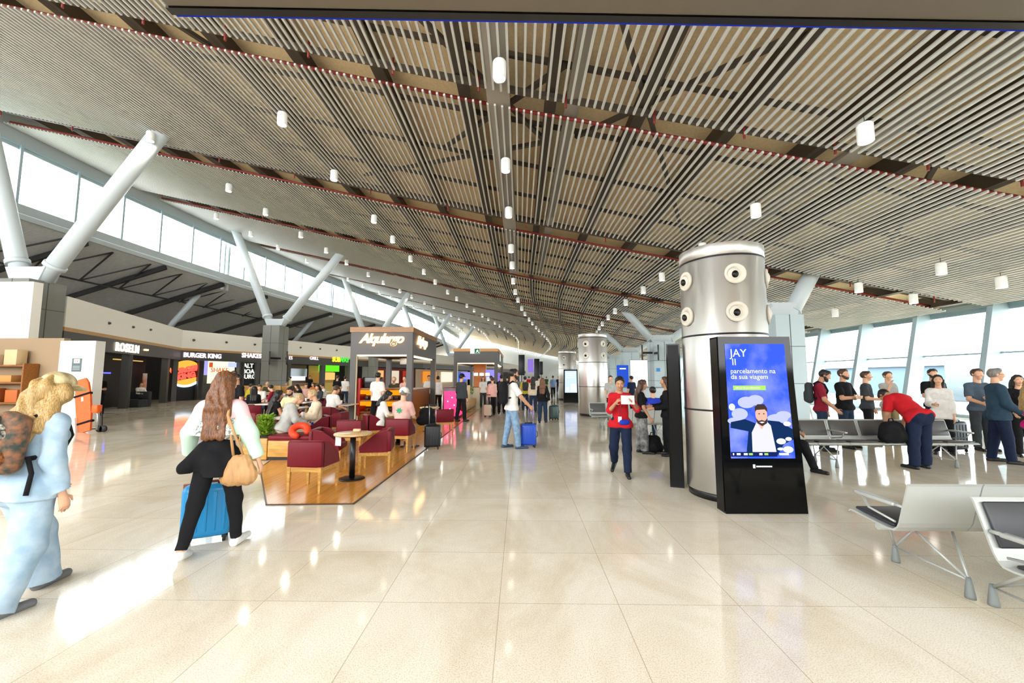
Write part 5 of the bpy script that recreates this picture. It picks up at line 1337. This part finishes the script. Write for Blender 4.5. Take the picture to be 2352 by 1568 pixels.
T = i1['T']; Hd = i1['Hd']; ny_ = np.array(i1['ny'])
blob('hair_curls', [prim(Hd(-.05, -.02, .0), T(-.085, -.05, .25), .042 * H, .030 * H), prim(Hd(.05, -.02, .0), T(.07, -.06, .26), .040 * H, .028 * H), prim(Hd(0, -.05, .01), T(-.02, -.085, .24), .05 * H, .035 * H), prim(Hd(-.06, -.03, -.02), T(-.11, -.03, .29), .03 * H, .022 * H)], .009, HAIR['blond'], p1, k=.02, noise=.012, nf=48, nstretch=(1, 1, .5))
capm = mat('cap_beige', 'd6c79a', .8, col2='9a8a62', nscale=18, bump=.2); Hd = i1['Hd']
cp = blob('cap', [prim(Hd(0, -.008, .035), Hd(0, .008, .036), .060 * H, None, None, 1, [(Hd(0, 0, .028), -np.array(i1['Mh'] @ V((0, 0, 1))))]), prim(Hd(-.022, .055, .034), Hd(.022, .055, .034), .052 * H, None, np.array(i1['Mh'] @ V((0, .15, 1))), 7.0)], .007, capm, p1, k=.01)
# mint jacket woman
def jacket_mat():
    m = bpy.data.materials.new('jacket_mint_pink'); m.use_nodes = True; nt = m.node_tree; b = nt.nodes['Principled BSDF']; b.inputs['Roughness'].default_value = .8
    tc = nt.nodes.new('ShaderNodeTexCoord'); sp_ = nt.nodes.new('ShaderNodeSeparateXYZ'); nt.links.new(tc.outputs['Object'], sp_.inputs[0])
    def ramp(sock, a, b_, c0, c1):
        r_ = nt.nodes.new('ShaderNodeMapRange'); r_.inputs['From Min'].default_value = a; r_.inputs['From Max'].default_value = b_; nt.links.new(sock, r_.inputs['Value']); return r_.outputs[0]
    ab = nt.nodes.new('ShaderNodeMath'); ab.operation = 'ABSOLUTE'; nt.links.new(sp_.outputs['X'], ab.inputs[0])
    n = nt.nodes.new('ShaderNodeTexNoise'); n.inputs['Scale'].default_value = 55; nt.links.new(tc.outputs['Object'], n.inputs['Vector'])
    r1 = nt.nodes.new('ShaderNodeValToRGB'); r1.color_ramp.elements[0].position = .40; r1.color_ramp.elements[0].color = (*lin('6e7a74'), 1); r1.color_ramp.elements[1].position = .56; r1.color_ramp.elements[1].color = (*lin('e2e2da'), 1); nt.links.new(n.outputs[0], r1.inputs[0])
    def mixc(f, A, B):
        x = nt.nodes.new('ShaderNodeMix'); x.data_type = 'RGBA'; nt.links.new(f, x.inputs[0])
        for k_, v_ in ((6, A), (7, B)):
            if isinstance(v_, str): x.inputs[k_].default_value = (*lin(v_), 1)
            else: nt.links.new(v_, x.inputs[k_])
        return x.outputs[2]
    body_ = mixc(ramp(ab.outputs[0], .150, .165, 0, 0), r1.outputs[0], 'c6e0cd')
    out = mixc(ramp(sp_.outputs['Z'], 1.245, 1.28, 0, 0), body_, 'efc6c8')
    nt.links.new(out, b.inputs['Base Color']); return m
g = G(488, 1268)
p2, i2 = person((g.x, g.y, 0), R(12), 1.66, 'woman in mint and pink jacket with long auburn hair, seen from behind', 'f', lean=.05, hp=.05, hy=-.15,
    legs=((.22, .10, .10, .0), (-.16, .22, .13, .25)), arms=(('fk', -.05, .46, .12, -.12), ('to', -.20, .10, .535, (-1, -.2, .1))), top=(jacket_mat(), .98, .032, 'jacket'), bottom=('black', .98, .0, .008), shoes='white', hair=('auburn', 'long', .19), vox=.008, fat=1.06, twist=.05, hemlen=-.16)
T = i2['T']; H = i2['H']; up_ = np.array(i2['upz'])
blob('tied_jacket', [prim(T(-.05, -.01, -.02), T(.05, -.01, -.02), .083 * H, None, np.array(i2['ny']), 1.1, [(T(0, 0, .14), up_), (T(0, 0, -.07), -up_)]), prim(T(0, -.006, .03), T(0, -.004, .14), .082 * H, .076 * H, np.array(i2['ny']), 1.2, [(T(0, 0, .14), up_)]), prim(T(-.06, -.05, .06), T(-.135, -.06, -.05), .03 * H, .04 * H, None, 1, [(T(0, 0, -.08), -up_)]), prim(T(0, -.05, -.02), T(.02, -.06, -.09), .07 * H, .06 * H, None, 1, [(T(0, 0, -.10), -up_)])], .009, C['black'], p2, k=.03, noise=.003)
sg = MB()
for sx in (-1, 1): sg.sphere(i2['Hd'](sx * .022, .03, .068), .026, 14, 8, (1.1, .5, .8))
sg.tube([i2['Hd'](-.05, -.01, .05), i2['Hd'](-.045, .025, .066), i2['Hd'](0, .035, .07), i2['Hd'](.045, .025, .066), i2['Hd'](.05, -.01, .05)], .004, 6)
sg.build('sunglasses', mat('sunglass', '15181c', .1), p2)
# tan shoulder bag
cR = T(.135, -.055, .0)
M_bag = mat('bag_tan', 'ba8e5c', .6, noise=.15, nscale=10, bump=.4)
bag = blob('handbag', [prim(T(.09, -.055, -.10), T(.17, -.05, -.10), .060 * H, None, np.array((.3, 1, 0)), 1.3), prim(T(.105, -.055, -.02), T(.155, -.05, -.02), .034 * H, None, np.array((.3, 1, 0)), 1.3)], .008, M_bag, None, k=.09, noise=.0045, nf=70, nstretch=(1.6, 1.6, .15))
bag.location = p2.location; bag.rotation_euler = p2.rotation_euler; tag(bag, 'tan slouchy leather handbag hanging at the mint jacket woman\'s right hip', 'handbag')
MB().tube([T(.10, -.06, -.0), T(.085, -.075, .12), T(.062, -.078, .24), T(.055, -.04, .315), T(.06, .03, .29)], .013, 8).build('strap', M_bag, bag)
MB().tube([T(.15, -.05, .0), T(.11, -.085, .12), T(.065, -.088, .24), T(.056, -.04, .32)], .011, 8).build('strap', M_bag, bag)
C['jean'] = cloth('jean', '8ba6bf', '6f8fae')
# man with backpack
g = G(1176, 1029)
p3, i3 = person((g.x, g.y, 0), R(-72), 1.81, 'man in white T-shirt and light jeans with a black backpack', 'm', lean=.03, legs=((.16, .05, .05), (-.14, .06, .08)), arms=(('to', .16, .24, .475, (.6, -.7, -.2)), ('fk', .1, .15, .5, 0)), top=('white', .5, .016, 'shirt'), bottom=('jean', 1.0, .006), shoes='navy', hair=('black', 'short', 0, 'beard'), skin=1, vox=.011, face=True)
backpack(p3, i3, C['black'], w=.105, h=.19, d=.062, label='black backpack worn by the man with the royal blue suitcase')
# red polo woman
g = G(1428, 1090)
p4, i4 = person((g.x, g.y, 0), R(180) - .30, 1.64, 'woman in red polo shirt and navy trousers, walking while reading papers', 'f', hp=.30, hy=.1, legs=((-.14, .60, .10, .5), (.14, .02, .04)), arms=(('to', .03, .20, .745), ('to', -.14, .21, .755)), top=('red', .55, .014, 'shirt'), bottom=('navy', .98, .012, .012), shoes='black', hair=('black', 'bun'), skin=1, vox=.0095, face=True, fat=1.04)
T = i4['T']; H = i4['H']
pap = MB().box(-.105, .105, -.003, .003, -.075, .075, Matrix.Translation(V((-.09, .27, .785)) * H) @ Matrix.Rotation(R(-18), 4, 'X')).build('papers', mat('paper_white', 'efe9e6', .6)); pap.location = p4.location; pap.rotation_euler = p4.rotation_euler; tag(pap, 'white papers held up by the woman in the red polo', 'paper')
fp_ = blob('waist_pouch', [prim(T(-.07, .06, .02), T(-.02, .085, .02), .028 * H)], .009, C['royal'], None); fp_.location = p4.location; fp_.rotation_euler = p4.rotation_euler; tag(fp_, 'blue waist pouch worn by the woman in the red polo', 'pouch')
MB().box(-.03, .03, -.004, .004, -.045, .045, Matrix.Translation(T(0, .092, .05))).build('badge', mat('badge_white', 'e6e2e0', .4), p4)
MB().tube([T(-.04, .02, .305), T(-.025, .09, .2), T(0, .092, .08), T(.025, .09, .2), T(.04, .02, .305)], .006, 6).build('lanyard', C['dgrey'], p4)
# women by the column
g = G(1476, 1040)
M_camo = mat('cloth_pattern_grey', '9a9a98', .85, col2='4b4b4d', nscale=9)
person((g.x, g.y, 0), R(-100), 1.56, 'woman with long brown hair, black top and grey patterned trousers', 'f', hp=.15, legs=((.08, .05, .04), (-.05, .05, .05)), arms=(('fk', .15, .12, .35, 0), None), top=('black', .5, .014, 'shirt'), bottom=(M_camo, .98, .035, .014), shoes='black', hair=('brown', 'long', .2), skin=1, vox=.011, fat=1.05)
g = G(1530, 1046); person((g.x + .05, g.y, 0), R(75), 1.62, 'woman with very long dark hair in black, beside the black totem', 'f', legs=((.05, .05, .04), (-.05, .05, .05)), arms=(('fk', .3, .1, 1.2, .3), ('fk', .2, .1, 1.2, .2)), top=('black', .98, .02, 'jacket'), bottom=('black', 1, .01), hair=('brown', 'long', .24), skin=1, vox=.012)
p = F(1497, 11.55); person((p.x, 11.5, 0), R(0), 1.72, 'seated man in navy shirt with black cap, back to us beyond the column', 'm', sit=.45, legs=((1.45, 1.45, .1), (1.45, 1.45, .1)), arms=(('fk', .3, .2, .8, .2), ('fk', .3, .2, .8, .2)), top=('royal', .9, .016, 'jacket'), bottom=('dkdenim', 1, 0), hair=('black', 'short'), vox=.016)
# seated person behind the totem
p = F(1815, 7.85); person((4.86, 7.95, 0), R(195), 1.76, 'person in black sitting on the grey bench, legs showing beside the totem', 'm', sit=.43, legs=((1.35, 1.15, .12), (1.45, 1.0, .06)), arms=(('fk', .5, .1, .7, .3), ('fk', .5, .1, .7, .3)), top=('dgrey', .98, .016, 'jacket'), bottom=('black', 1, .006), hair=('black', 'short'), vox=.014)
# boarding queue
def q(u, y, yaw, H, label, **kw):
    p = F(u, y); return person((p.x, p.y, 0), yaw, H, label, **kw)
HANG = ('fk', .05, .12, .25, 0); FOLD = ('fk', .35, .15, 1.35, 1.0)
b_, i_ = q(1882, 9.6, R(-125), 1.80, 'man in maroon T-shirt with dark backpack looking down, left end of the queue', hp=.45, arms=(('fk', .25, .1, .5, 0), HANG), top=('maroon', .5, .014), bottom=('dkdenim', 1, .01), hair=('black', 'short', 0, 'beard'), skin=1)
backpack(b_, i_, C['dgrey'], label='dark grey backpack worn by the man in the maroon T-shirt')
q(1936, 10.0, R(-160), 1.80, 'bearded man in black T-shirt with folded arms in the queue', arms=(FOLD, FOLD), top=('black', .5, .018), bottom=('dkdenim', 1, .01), hair=('brown', 'short', 0, 'beard'), fat=1.12, face=True)
q(1988, 10.6, R(-140), 1.76, 'slim man in dark grey T-shirt holding one arm, in the queue', arms=(('fk', .2, .1, 1.3, .6), HANG), top=('dgrey', .5, .016), bottom=('black', 1, .01), hair=('brown', 'short'))
q(2038, 11.2, R(-185), 1.76, 'person in pale top touching their face behind the bending man', sex='f', arms=(('fk', .7, .1, 2.2, .25), HANG), top=('lgrey', .5, .018), bottom=('khaki', 1, .02), hair=('brown', 'bun'))
q(2142, 10.8, R(160), 1.82, 'man in dark T-shirt standing behind the woman in white', arms=(FOLD, HANG), top=('black', .5, .016), bottom=('navy', 1, .01), hair=('black', 'short', 0, 'beard'))
q(2153, 9.2, R(140), 1.66, 'woman in loose white blouse with long dark hair and headphones', sex='f', arms=(('fk', .35, .12, 1.2, .3), HANG), top=('white', .9, .022), bottom=('black', 1, .01), hair=('black', 'long', .16), hemlen=.04, face=True)
q(2243, 9.7, R(170), 1.80, 'man in slate blue T-shirt at the right of the queue', arms=(('fk', .2, .15, 1.1, .2), FOLD), top=('slate', .5, .016), bottom=('dgrey', 1, .012), hair=('brown', 'short'))
b_, i_ = q(2285, 8.3, R(-118), 1.78, 'grey haired man in blue jacket with glasses, facing right', arms=(('fk', .2, .1, .7, .2), HANG), top=('jacketblue', .98, .026, 'jacket'), bottom=('navy', 1, .016), hair=('grey', 'short'), hemlen=.03, legs=((.1, .05, .06), (-.1, .06, .06)), fat=1.08)
Hd = i_['Hd']; MB().tube([Hd(.048, 0, .006), Hd(.036, .05, .004), Hd(0, .064, .004), Hd(-.036, .05, .004), Hd(-.048, 0, .006)], .004, 6).build('glasses', M_blk, b_)
q(2336, 9.0, R(150), 1.66, 'woman in black with dark hair at the right of the queue', sex='f', arms=(('fk', .2, .15, .7, .1), HANG), top=('black', .98, .022, 'jacket'), bottom=('black', 1, .02), hair=('black', 'long', .16), legs=((.15, .1, .06), (-.12, .15, .06)), face=True)
q(2366, 7.3, R(-120), 1.58, 'person in magenta top with blond hair at the right edge', sex='f', arms=(('fk', .1, .15, .5, .1), HANG), top=('magenta', .98, .02), bottom=('denim', 1, .02), hair=('blond', 'long', .14))
# man bending over the bench
g = G(2098, 1072)
person((g.x, g.y - .18, 0), R(2), 1.76, 'man in red T-shirt bending over the bench, seen from behind', 'm', lean=.92, hp=.45, legs=((.10, .03, .08), (.02, .03, .08)), arms=(('fk', 1.1, .1, .25, .0), ('fk', .95, .15, .15, .0)), top=('red', .5, .024, 'shirt'), bottom=('navy', .99, .022, .016), shoes='black', hair=('black', 'short'), skin=1, vox=.011, fat=1.14)
hb = softbag('handbag', 0, 0, 'black bag on the bench in front of the man in red', C['black'], .26, .34, .15, pos=V((at(2035, 7.85).x, 7.80, .445)))
# ---- cafe guests
SITL = ((1.42, 1.42, .1), (1.42, 1.42, .1)); TBL = ('fk', .55, .12, .95, .25)
def sitter(x, y, yaw, H, label, z=ZF, seat=None, grp=None, **kw):
    kw.setdefault('legs', SITL); kw.setdefault('arms', (TBL, TBL)); kw.setdefault('sit', .445)
    if seat: chair(x, y, yaw, seat, grp, z=z)
    return person((x, y, z), yaw, H, label, **kw)
sitter(bx0.x + .02, bx0.y + .48, R(-45), 1.62, 'person with short blond hair in grey hoodie sitting on the banquette', lean=.30, hp=.5, sex='f', top=('lgrey', .98, .03, 'hoodie'), bottom=('beige', 1, .015), hair=('sandy', 'short'), vox=.012, fat=1.08, sit=.49)
p = at(733, 9.75); sitter(p.x, 9.75, R(128), 1.68, 'blond woman in cream jumper and blue shorts facing us at the table', seat='red armchair under the blond woman in the cream jumper', sex='f', lean=.1, hp=.25, arms=(('fk', .5, .15, 1.3, .5), ('fk', .4, .15, 1.2, .3)), top=('cream', .95, .026, 'jumper'), bottom=('royal', .45, .01), hair=('sandy', 'short'), vox=.012, face=True, fat=1.05)
p = at(876, 10.2); sitter(p.x - .02, 10.22, R(-62), 1.64, 'dark haired woman in pale sweater looking down at the round table', sex='f', hp=.4, lean=.15, top=('white', .95, .022, 'sweater'), bottom=('olive', .45, .01), hair=('black', 'long', .06), vox=.012, face=True)
b_, i_ = None, None
p = at(926, 9.4); pk_, ik = sitter(p.x, 9.36, R(-6), 1.74, 'person in white cap and pink T-shirt with a green palm print', lean=.12, top=('pink', .5, .02, 'shirt'), bottom=('lgrey', .45, .015), hair=('grey', 'short'), vox=.012, fat=1.08)
Hd = ik['Hd']; H = ik['H']
blob('cap', [prim(Hd(0, -.008, .028), Hd(0, .008, .03), .062 * H, None, None, 1, [(Hd(0, 0, .006), -np.array(ik['Mh'] @ V((0, 0, 1))))]), prim(Hd(-.02, .06, .012), Hd(.02, .06, .012), .045 * H, None, np.array(ik['Mh'] @ V((0, .15, 1))), 6.0)], .009, C['white'], pk_, k=.01)
T = ik['T']; M_palm = mat('palm_green', '2f9a6a', .7); b = MB()
for a in range(7):
    an = a * 2 * PI / 7 + .3; c0 = T(-.012, -.078, .20); e = c0 + ik['Mt'] @ V((math.cos(an) * .085, 0, math.sin(an) * .075)); s_ = ik['Mt'] @ V((-math.sin(an) * .02, 0, math.cos(an) * .02))
    m_ = (c0 + e) / 2; b.add([c0 - V((0, .012, 0)), m_ + s_ - V((0, .014, 0)), e - V((0, .008, 0)), m_ - s_ - V((0, .014, 0))], [(0, 1, 2, 3)])
b.build('palm_print', M_palm, pk_)
p = at(652, 11.2); sitter(p.x, 11.6, R(185), 1.74, 'dark haired man in pale yellow T-shirt facing us in the food court', z=0, seat='red armchair under the man in the pale yellow T-shirt', hp=.3, top=('lyellow', .5, .02), bottom=('dkdenim', 1, 0), hair=('black', 'short', 0, 'beard'), skin=1, face=True)
p = at(622, 10.2); sitter(p.x, 10.3, R(-40), 1.64, 'long dark haired woman in black with orange sleeve, back to us', z=0, seat='red armchair under the long haired woman in black', sex='f', lean=.2, top=('black', .2, .02), bottom=('black', 1, 0), hair=('black', 'long', .2), skin=1)
p = at(757, 12.8); sitter(p.x, 12.88, R(-22), 1.78, 'man in white T-shirt eating on a red armchair by the kiosk post', lean=.25, hp=.25, top=('white', .5, .018), bottom=('dkdenim', 1, .01), shoes='white', hair=('brown', 'short'), skin=0)
p = at(615, 23.9); sitter(p.x, 23.9, R(180), 1.76, 'bald man in olive T-shirt sitting with crossed arms by the pillar', z=0, seat='red armchair under the bald man by the pillar', arms=(FOLD, FOLD), top=('olive', .5, .02), bottom=('black', 1, 0), hair=None, vox=.018)
far_sit = ((585, 14.2, 30, 'black', 'black', 'man in black at a food court table left of the pillar'), (600, 17.6, 200, 'white', 'brown', 'person in white at a table under the stacked lettering'), (632, 16.8, 100, 'maroon', 'black', 'person in maroon at a table left of the yellow shirt'), (678, 15.6, 170, 'lgrey', 'brown', 'person in pale grey at a table behind the blond hoodie'),
    (690, 19.0, 150, 'black', 'black', 'person in black deep in the food court below the steel hood'), (705, 21.3, 200, 'pink', 'brown', 'person in pink top far back in the food court'), (722, 24.5, 185, 'orange', 'brown', 'person in orange brown near the open kitchen'), (735, 18.0, 175, 'dgrey', 'black', 'person in dark grey near the sandwich shop, seated'),
    (778, 15.2, 190, 'black', 'brown', 'person in black facing us left of the kiosk post'), (748, 21.0, 120, 'white', 'black', 'small person in white before the sandwich shop'), (570, 19.5, -60, 'yellow', 'black', 'person in yellow behind the mint jacket woman'), (662, 26.5, 180, 'navy', 'grey', 'person in navy right of the pillar base'))
for u, y, a, c_, h_, lb_ in far_sit:
    p = at(u, y); sitter(p.x, y, R(a), 1.68, lb_, z=0, seat='red armchair among the crowded tables deep in the food court', grp='food court armchairs', sex='f' if a % 20 else 'm', lean=.15, hp=.2, top=(c_, .7, .02), bottom=('dkdenim', 1, 0), hair=(h_, 'short' if a % 20 == 0 else 'long', .12), vox=.02, skin=(u % 3) % 2)
def stand(u, y, a, H, label, c_, bt, h_, sty='short', z=0, **kw):
    p = at(u, y); kw.setdefault('vox', .018 if y > 13 else .013)
    kw.setdefault('legs', ((.12, .08, .05), (-.1, .1, .05)))
    return person((p.x, y, z), R(a), H, label, top=(c_, kw.pop('sl', .5), .018), bottom=(bt, 1, .012), hair=(h_, sty, kw.pop('hl', .16)), **kw)
stand(545, 11.0, 160, 1.70, 'man in black walking behind the mint jacket woman', 'black', 'khaki', 'black', skin=1)
stand(868, 13.75, -10, 1.76, 'man in white T-shirt choosing at the tall cafe kiosk counter', 'white', 'black', 'black', z=ZF)
stand(905, 15.6, 180, 1.62, 'blond server behind the counter of the tall cafe kiosk', 'olive', 'black', 'sandy', 'bun', z=ZF, sex='f')
stand(930, 17.0, 175, 1.66, 'server in pale pink behind the tall cafe kiosk counter', 'pink', 'black', 'brown', 'bun', z=ZF, sex='f')
stand(1006, 19.6, 15, 1.66, 'woman in white blouse and black trousers beside the tall kiosk', 'white', 'black', 'black', 'bun', z=ZF, sex='f', sl=.98)
stand(985, 20.6, 200, 1.70, 'server with green headscarf right of the tall kiosk', 'white', 'dgrey', 'black', z=ZF)
b_, i_ = stand(1060, 15.5, -35, 1.72, 'worker in grey shirt, black cap and dark red apron', 'dgrey', 'black', 'black', z=ZF, sl=.98)
T = i_['T']; H = i_['H']; Hd = i_['Hd']
blob('apron', [prim(T(0, .045, -.05), T(0, .05, -.22), .085 * H, .1 * H, np.array((0, 1, 0)), 2.2), prim(T(0, .045, .1), T(0, .05, -.05), .05 * H, .08 * H, np.array((0, 1, 0)), 2.2)], .014, C['maroon'], b_, k=.03)
blob('cap', [prim(Hd(0, 0, .03), Hd(0, .004, .03), .06 * H, None, None, 1, [(Hd(0, 0, .01), np.array((0, 0, -1)))]), prim(Hd(-.02, .06, .016), Hd(.02, .06, .016), .042 * H, None, np.array((0, 0, 1)), 5.0)], .012, C['black'], b_)
stand(1131, 18.2, 25, 1.62, 'woman in pale pink blouse and black trousers on the aisle', 'pink', 'black', 'brown', 'bun', sex='f', sl=.9)
b_, i_ = stand(1152, 18.9, 5, 1.72, 'man all in black with a dark backpack on the aisle', 'black', 'black', 'black', sl=.98); backpack(b_, i_, C['dgrey'], label='dark backpack on the man all in black', vox=.018)
stand(1246, 15.2, -8, 1.58, 'woman in black jacket and blue jeans walking away with a suitcase', 'black', 'dkdenim', 'auburn', 'long', sex='f', sl=.98, arms=(('fk', -.3, .3, .1, 0), HANG))
stand(1224, 19.6, 0, 1.64, 'woman in cream blouse walking away down the concourse', 'cream', 'dkdenim', 'black', 'long', sex='f', sl=.98)
b_, i_ = stand(1206, 21, 5, 1.66, 'person in yellow top with backpack in the distance', 'yellow', 'dkdenim', 'black'); backpack(b_, i_, C['dgrey'], label='dark backpack on the person in yellow', vox=.018)
stand(1238, 26, 0, 1.70, 'person in white shirt far down the concourse', 'white', 'navy', 'black')
stand(1270, 33, 8, 1.74, 'man in light blue shirt and dark shorts far away', 'blue', 'black', 'black')
stand(1187, 24, 170, 1.68, 'person in grey walking towards us far behind the backpack man', 'grey', 'black', 'brown')
stand(1165, 27, 10, 1.70, 'distant person in dark clothes near the second kiosk', 'dgrey', 'black', 'black')
stand(1215, 42, 0, 1.7, 'tiny distant person in red down the concourse', 'red', 'black', 'black', vox=.025)
stand(1255, 50, 0, 1.7, 'tiny distant person in green down the concourse', 'green', 'khaki', 'brown', vox=.025)
stand(1282, 45, 180, 1.7, 'tiny distant person in navy coming towards us', 'navy', 'navy', 'grey', vox=.025)
stand(1110, 22.6, 190, 1.66, 'shopper in white standing at the second kiosk counter', 'white', 'dgrey', 'brown', 'long', sex='f')
stand(1128, 23.3, 30, 1.70, 'shopper in dark grey at the right of the second kiosk', 'dgrey', 'black', 'black')
stand(230, 17.6, -150, 1.76, 'man in black with folded arms before the dark navy shop', 'black', 'black', 'black', arms=(FOLD, FOLD), skin=1)
p = onwall(A0, A1, 324); person((p.x - .25, p.y + .3, 0), R(-110), 1.7, 'person in white shirt seated inside the black shop entrance', 'm', sit=.44, legs=SITL, arms=(TBL, TBL), top=('white', .9, .02), bottom=('black', 1, 0), hair=('black', 'short'), vox=.018)
stand(667, 33.5, 100, 1.68, 'cook in pale yellow behind the food court pillar', 'lyellow', 'black', 'black')
stand(712, 37.0, 200, 1.75, 'customer in black at the open kitchen counter', 'black', 'black', 'black')
stand(775, 22.4, 10, 1.72, 'customer in black and brown hair before the sandwich shop', 'black', 'dkdenim', 'brown', sex='f')
stand(793, 24.5, 5, 1.68, 'customer in white before the sandwich shop beside the post', 'white', 'dkdenim', 'black')
for k, (u, y, c_) in enumerate(((1402, 17, 'lgrey'), (1450, 19.5, 'navy'), (1385, 25, 'white'))):
    p = at(u, y); stand(u, y, (180, 30, 100)[k], 1.68, ('person in pale grey behind the red polo woman', 'person in navy at the pale boarding counter', 'distant person in white right of the second steel column')[k], c_, 'black', 'black', vox=.018)
